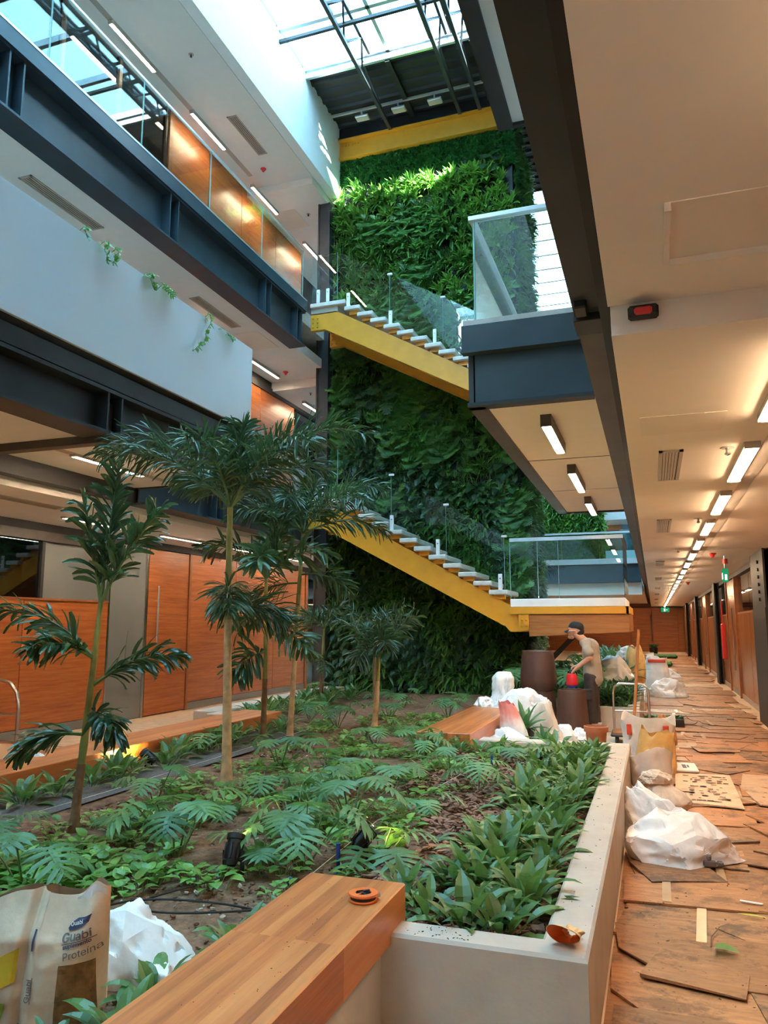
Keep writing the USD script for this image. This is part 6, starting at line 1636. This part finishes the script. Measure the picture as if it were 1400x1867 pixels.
for j in range(26):
    lx, ly = r.uniform(0.0, 1.2), 2.6 + 12.5 * (j + r.random()) / 26
    ma = r.choice(['card', 'card_pale', 'card_dirty'], p=[0.55, 0.12, 0.33])
    sheet(2000 + j, lx, ly, r.uniform(0.3, 0.7), r.uniform(0.25, 0.5), r.uniform(-0.7, 0.7), ma, 0.025 + 0.003 * (j % 3), f'{ordinal(j)} loose {TONE[ma]} scrap of cardboard from the near end, lying on top', 'loose cardboard scraps lying on top')
k = 0
while y < 46:
    d = r.uniform(0.9, 1.4)
    x = -0.2 if y < 23 else 0.1
    while x < 1.4:
        w = r.uniform(0.7, 1.1)
        ma = r.choice(['card', 'card_pale', 'card_dirty'], p=[0.65, 0.15, 0.2])
        part = 'just past the second planter' if y < 24 else ('far along it' if y < 34 else 'near the far end wall')
        sheet(i, min(x + w / 2, 1.15), y + d / 2, w, d, r.normal(0, 0.1), ma, 0.007 + 0.005 * (k % 4), f'{ordinal(k)} distant {TONE[ma]} cardboard sheet back along the corridor floor, {part}', f'distant {TONE[ma]} cardboard sheets {part}')
        i += 1; k += 1
        x += w * 0.97
    y += d * 0.92
# crumbs of soil, one green leaf, scraps
ms, ix = [], []
for j in range(330):
    s_ = r.uniform(0.006, 0.022)
    u = r.random()
    if u < 0.55: ms.append(matrix((r.uniform(-0.26, 1.2), r.uniform(2.2, 9) , 0.03), r.uniform(0, 6), s_))
    elif u < 0.68: ms.append(matrix((r.normal(-0.82, 0.10), r.uniform(3.04, 3.15), 0.421), r.uniform(0, 6), s_ * 0.6))
    elif u < 0.85: ms.append(matrix((r.uniform(-0.45, -0.29), r.uniform(3.1, 8.2), 0.421), r.uniform(0, 6), s_ * 0.7))
    else: ms.append(matrix((r.uniform(-1.40, -1.05), r.uniform(2.0, 3.1), 0.551), r.uniform(0, 6), s_ * 0.35))
    ix.append(int(r.integers(0, 5)))
scatter(None, 'soil_crumbs', [(chip(k_), 'soil') for k_ in range(5)], ms, ix, 'scattered soil crumbs on the cardboard, the planter rim and the bench', 'soil crumbs')
mb = MB(); blade(mb, (0.205, 4.36, 0.035), [0.9, -0.3, 0.12], [0, 0, 1], 0.12, 0.085, HEART, 0.25, 0.3)
obj('fallen_leaf', mb, 'leaf_creep', None, 'single green leaf lying on the cardboard', 'leaf')
obj('twig', MB().tube([(0.19, 4.38, 0.03), (0.20, 4.50, 0.035), (0.25, 4.66, 0.032)], 0.0035, 5), 'trunk_brown', None, 'thin twig lying beside the green leaf on the cardboard', 'twig')
mb = MB(); blade(mb, (0.36, 4.9, 0.034), [1, -0.15, 0.02], [0, 0, 1], 0.15, 0.03, LANCE, 0.05, 0.2)
obj('fallen_leaf', mb, 'leaf_yellow', None, 'narrow pale leaf lying on the cardboard beyond the twig', 'leaf')
for k, (x, y, rz) in enumerate(((0.62, 4.15, 0.2), (0.45, 5.1, -0.2))):
    obj('paper_scrap', MB().box(-0.06, 0.06, -0.012, 0.012, 0, 0.004, c=0.001, m=matrix((x, y, 0.036), rz)), 'paper', None, ('torn pale strip of paper on the near cardboard', 'white tape scrap on the cardboard before the crumpled bag')[k], 'paper')
for j, (x, y, w, d, rz) in enumerate(((0.40, 8.35, 0.54, 1.5, -0.05), (0.97, 8.45, 0.52, 1.5, -0.09))):
    t = sheet(3000 + j, x, y, w, d, rz, 'card_print', 0.036, ('pale printed cardboard sheet right of the knotted sack', 'pale cardboard sheet with a drawn outline right of the printed sheet')[j])
    mb = MB(); q = np.random.default_rng(50 + j)
    for m_ in range(70 if j == 0 else 10):
        a, b = q.uniform(-w * 0.42, w * 0.36), -d * 0.42 + 0.11 * q.integers(0, 12)
        mb.box(a, a + q.uniform(0.02, 0.06), b, b + q.uniform(0.02, 0.055), 0.0155, 0.0162)
    obj('worn_print', mb, 'print_dim', t, kind='stuff')
t = thing('flattened_box', 'white printed carton flattened on the cardboard beside the knotted sack', 'carton', (0.20, 9.35, 0.055), 0.05)
obj('sheet', B(-0.17, 0.17, -0.25, 0.25, 0, 0.02, c=0.004), 'paper', t)
obj('red_print', MB().box(-0.15, -0.11, -0.18, 0.15, 0.0202, 0.0212).box(-0.07, -0.05, 0.0, 0.15, 0.0202, 0.0212), 'print_red', t)
obj('black_print', MB().box(0.02, 0.06, -0.1, 0.12, 0.0202, 0.0212).box(0.07, 0.09, -0.05, 0.1, 0.0202, 0.0212), 'ink', t)
# ================================================================ THE MAN
M['skin'] = plain('skin', (0.56, 0.27, 0.17), 0.5, var=0.08, scale=20)
M['shirt'] = plain('shirt', (0.36, 0.30, 0.23), 0.85, var=0.08, scale=9, bump=0.004, bscale=14)
M['trousers'] = plain('trousers', (0.040, 0.028, 0.024), 0.8, var=0.2, scale=9, bump=0.004, bscale=18)
M['cap_cloth'] = plain('cap_cloth', (0.010, 0.009, 0.010), 0.75, var=0.2)
M['hair'] = plain('hair', (0.020, 0.014, 0.010), 0.7)
M['shoe'] = plain('shoe', (0.018, 0.014, 0.012), 0.6)
M['reflective'] = plain('reflective', (0.72, 0.68, 0.62), 0.4)
M['jug_red'] = plain('jug_red', (0.70, 0.022, 0.030), 0.3, var=0.03)
M['eye_white'] = plain('eye_white', (0.75, 0.72, 0.70), 0.3)
def sph(p, r_, n=14):
    s = trimesh.creation.icosphere(2, r_)
    return np.array(s.vertices) + p
def solid(chains, edge=0.018, it=8):
    """chains: lists of (point, radius[, flattening along y]); every bone is the hull of its two joints."""
    total = None
    for ch in chains:
        for a, b in zip(ch[:-1], ch[1:]):
            pa, pb = sph(np.zeros(3), a[1]) * (1, a[2] if len(a) > 2 else 1, 1) + a[0], sph(np.zeros(3), b[1]) * (1, b[2] if len(b) > 2 else 1, 1) + b[0]
            h = manifold3d.Manifold.hull_points(np.vstack([pa, pb]).astype(np.float32))
            total = h if total is None else total + h
    m = total.refine_to_length(edge).to_mesh()
    t = trimesh.Trimesh(m.vert_properties[:, :3], m.tri_verts, process=True)
    trimesh.smoothing.filter_taubin(t, iterations=it)
    return t
P = lambda x, y, z: np.array([x, y, z], float)
# local frame: origin under the man, he faces -x, his left side is towards -y
neck, chest, waist, pelvis = P(-0.055, 0, 1.395), P(0.055, 0, 1.20), P(0.065, 0, 1.00), P(0.055, 0, 0.86)
head = P(-0.165, 0, 1.525)
shL, shR = P(0.0, -0.165, 1.335), P(0.01, 0.165, 1.335)
elL, elR = P(0.055, -0.235, 1.125), P(0.03, 0.22, 1.12)
wrL, wrR = P(-0.150, -0.225, 0.965), P(-0.15, 0.10, 0.99)
hiL, hiR = P(0.05, -0.085, 0.83), P(0.06, 0.085, 0.83)
knL, knR = P(0.03, -0.10, 0.46), P(0.06, 0.10, 0.46)
anL, anR = P(0.045, -0.10, 0.09), P(0.09, 0.10, 0.09)
body = [[(head + P(0.035, 0, 0.02), 0.088), (head + P(-0.02, 0, 0.015), 0.086, 0.86), (head + P(-0.055, 0, -0.055), 0.052, 0.85)], [(head + P(0.02, 0, -0.05), 0.062), (neck, 0.058), (neck + P(0.04, 0, -0.06), 0.075)],
        [(head + P(-0.085, 0, -0.015), 0.018), (head + P(-0.118, 0, -0.040), 0.014), (head + P(-0.10, 0, -0.045), 0.016)], [(head + P(-0.085, 0, -0.10), 0.026), (head + P(-0.05, 0, -0.09), 0.038)],
        [(head + P(0.015, -0.082, -0.01), 0.020, 0.4), (head + P(0.02, -0.084, -0.03), 0.016, 0.4)], [(head + P(0.015, 0.082, -0.01), 0.020, 0.4), (head + P(0.02, 0.084, -0.03), 0.016, 0.4)],
        [(chest + P(0, 0, 0.06), 0.105, 1.35), (waist, 0.10, 1.3), (pelvis, 0.105, 1.35)],
        [(shL, 0.050), (elL, 0.042), (wrL, 0.027)], [(shR, 0.050), (elR, 0.042), (wrR, 0.027)],
        [(hiL, 0.080), (knL, 0.055), (anL, 0.038), (anL + P(-0.12, 0, -0.045), 0.03)], [(hiR, 0.080), (knR, 0.055), (anR, 0.038), (anR + P(-0.12, 0, -0.045), 0.03)]]
def hand(wr, d, down, side, curl):
    """Palm and five fingers, closed over a handle."""
    d, down = unit(d), unit(down)
    s = np.cross(d, down) * side
    palm = wr + d * 0.055
    ch = [[(wr, 0.026), (palm + s * 0.020, 0.017), (palm + d * 0.03 + s * 0.026, 0.013)], [(wr, 0.026), (palm - s * 0.020, 0.017), (palm + d * 0.03 - s * 0.026, 0.013)], [(palm + s * 0.02, 0.016), (palm - s * 0.02, 0.016)]]
    for k, (o, L) in enumerate(((0.030, 0.030), (0.010, 0.034), (-0.010, 0.032), (-0.029, 0.025))):
        a = palm + d * 0.030 + s * o
        b = a + unit(d * (1 - curl) + down * curl) * L
        c = b + unit(d * (0.4 - curl) + down * (curl + 0.4)) * L * 0.8
        e = c + unit(d * (-curl) + down * 0.7) * L * 0.6
        ch.append([(a, 0.0105), (b, 0.0095), (c, 0.009), (e, 0.008)])
    a = wr + d * 0.02 + s * 0.024
    b = a + unit(d * 0.6 + s * 0.6 + down * 0.5) * 0.036
    ch.append([(a, 0.014), (b, 0.0115), (b + unit(d * 0.5 + down * 0.8) * 0.03, 0.0095)])
    return ch
body += hand(wrL, P(-0.72, 0.05, -0.68), P(-0.15, 0.1, -1), -1, 0.65) + hand(wrR, P(-0.9, -0.25, -0.2), P(0, 0, -1), 1, 0.5)
MAN = (-0.985, 12.30, 0.0)
man = thing('person', 'man in beige t-shirt, dark cargo trousers and black cap leaning over a brown pot', 'person', MAN)
obj('body', solid(body, 0.010, 6), 'skin', man, smooth=True)
shirt = [[(chest + P(0.0, 0, 0.09), 0.118, 1.45), (chest + P(0, 0, -0.02), 0.130, 1.30), (waist + P(0.01, 0, 0), 0.125, 1.28), (pelvis + P(0.015, 0, 0.02), 0.140, 1.22), (pelvis + P(0.02, 0, -0.05), 0.142, 1.2)],
         [(neck + P(0.02, 0, -0.045), 0.072), (chest + P(0, 0, 0.08), 0.11, 1.3)], [(shL + P(0.01, 0.03, 0.0), 0.075), (shL + P(0.022, -0.03, -0.09), 0.072), (elL + P(-0.005, 0.012, 0.075), 0.066)], [(shR + P(0.01, -0.03, 0), 0.075), (shR + P(0.02, 0.03, -0.09), 0.07), (elR + P(0, -0.01, 0.07), 0.064)],
         [(shL + P(0.02, 0.05, -0.01), 0.08), (shR + P(0.02, -0.05, -0.01), 0.08)]]
sm = solid(shirt, 0.014, 6)
v = np.array(sm.vertices); w = ridge(np.stack([v[:, 0] * 7, v[:, 1] * 7, v[:, 2] * 3.5], -1), 3, 5) - 0.5
sm.vertices = v + sm.vertex_normals * (w * 0.034)[:, None]
obj('tshirt', sm, 'shirt', man, smooth=True)
trs = [[(pelvis + P(0, 0, 0.02), 0.122, 1.3), (pelvis + P(0.0, 0, -0.06), 0.125, 1.3)], [(hiL, 0.108), (knL + P(0, 0, 0.02), 0.088), (knL + P(0.005, 0, -0.15), 0.082), (anL + P(0.005, 0, 0.04), 0.078), (anL + P(0.005, 0, 0.0), 0.076)], [(hiR, 0.108), (knR, 0.086), (anR + P(0, 0, 0.0), 0.076)]]
tm_ = solid(trs, 0.016, 6)
v = np.array(tm_.vertices); w = ridge(np.stack([v[:, 0] * 8, v[:, 1] * 8, v[:, 2] * 5], -1), 3, 8) - 0.5
tm_.vertices = v + tm_.vertex_normals * (w * 0.020)[:, None]
tr = obj('trousers', tm_, 'trousers', man, smooth=True)
obj('cargo_pocket', B(-0.055, 0.065, -0.205, -0.17, 0.50, 0.66, c=0.012), 'trousers', tr)
obj('pocket_flap', B(-0.06, 0.07, -0.212, -0.18, 0.63, 0.67, c=0.01), 'trousers', tr)
obj('reflective_band', MB().lathe([(0.083, 0.0), (0.083, 0.035)], 20, matrix(anL + P(0.005, 0, 0.035))), 'reflective', tr)
obj('reflective_band', MB().lathe([(0.082, 0.0), (0.082, 0.035)], 20, matrix(anR + P(0.0, 0, 0.035))), 'reflective', tr)
for a in (anL, anR):
    sh_ = solid([[(a + P(0.02, 0, -0.03), 0.048), (a + P(-0.08, 0, -0.05), 0.040, 1.1), (a + P(-0.15, 0, -0.058), 0.032, 1.2)]], 0.015, 4)
    v = np.array(sh_.vertices); v[:, 2] = np.maximum(v[:, 2], 0.006); sh_.vertices = v
    obj('shoe', sh_, 'shoe', man, smooth=40)
capm = solid([[(head + P(0.045, 0, 0.045), 0.090), (head + P(-0.01, 0, 0.062), 0.082, 0.95), (head + P(-0.05, 0, 0.035), 0.062, 1.05)]], 0.014, 4)
cp = obj('cap', trimesh.intersections.slice_mesh_plane(capm, unit(P(0.40, 0, 1)), head + P(0, 0, 0.020)), 'cap_cloth', man, smooth=True)
A, B_ = np.meshgrid(np.linspace(-1, 1, 13), np.linspace(0, 1, 6), indexing='ij')
bx_, by_ = -0.085 - 0.085 * B_ * np.sqrt(np.maximum(1 - 0.75 * A ** 2, 0)), 0.076 * A * (1 - 0.25 * B_)
bz_ = 0.030 - 0.040 * B_ - 0.018 * A ** 2
top = np.stack([bx_, by_, bz_], -1) + head
obj('brim', MB().grid(top[:, ::-1]).grid(top - [0, 0, 0.006]), 'cap_cloth', cp, smooth=50)
obj('hair', solid([[(head + P(0.06, 0, -0.005), 0.076, 1.02), (head + P(0.055, 0, -0.045), 0.058, 1.05)]], 0.014, 4), 'hair', man, smooth=True)
for s in (-1, 1):
    e = obj('eye', trimesh.Trimesh(sph(head + P(-0.088, 0.034 * s, 0.0), 0.012), trimesh.creation.icosphere(2, 1).faces), 'eye_white', man, smooth=True)
    obj('pupil', trimesh.Trimesh(sph(head + P(-0.097, 0.034 * s, -0.002), 0.006), trimesh.creation.icosphere(2, 1).faces), 'hair', e)
obj('mouth', MB().tube([head + P(-0.098, -0.022, -0.088), head + P(-0.108, 0, -0.086), head + P(-0.098, 0.022, -0.088)], 0.005, 6), 'print_pink', man)
gl = obj('glasses', MB().tube([head + P(0.015, -0.090, 0.005), head + P(-0.09, -0.072, -0.002), head + P(-0.104, -0.060, -0.006)], 0.004, 5).tube([head + P(-0.104, -0.062, -0.004), head + P(-0.112, 0, -0.004), head + P(-0.104, 0.062, -0.004)], 0.004, 5), 'reflective', man)
t = thing('plastic_jug', 'red plastic jug with a blue base held by the man', 'jug', (-1.205, 12.10, 0.685))
obj('body', MB().lathe([(0, 0.03), (0.084, 0.03), (0.090, 0.05), (0.086, 0.14), (0.070, 0.195), (0.05, 0.205), (0, 0.206)], 28), 'jug_red', t, smooth=40)
obj('base', MB().lathe([(0, 0), (0.076, 0), (0.080, 0.03), (0, 0.03)], 28), 'blue_plastic', t, smooth=40)
obj('handle', MB().tube([(-0.05, 0, 0.19), (-0.052, 0, 0.225), (-0.03, 0, 0.245), (0.04, 0, 0.245), (0.07, 0, 0.22), (0.075, 0, 0.17)], 0.010, 8), 'tray_black', t, smooth=50)
obj('lid', MB().lathe([(0.045, 0.205), (0.042, 0.225), (0, 0.228)], 20), 'tray_black', t)
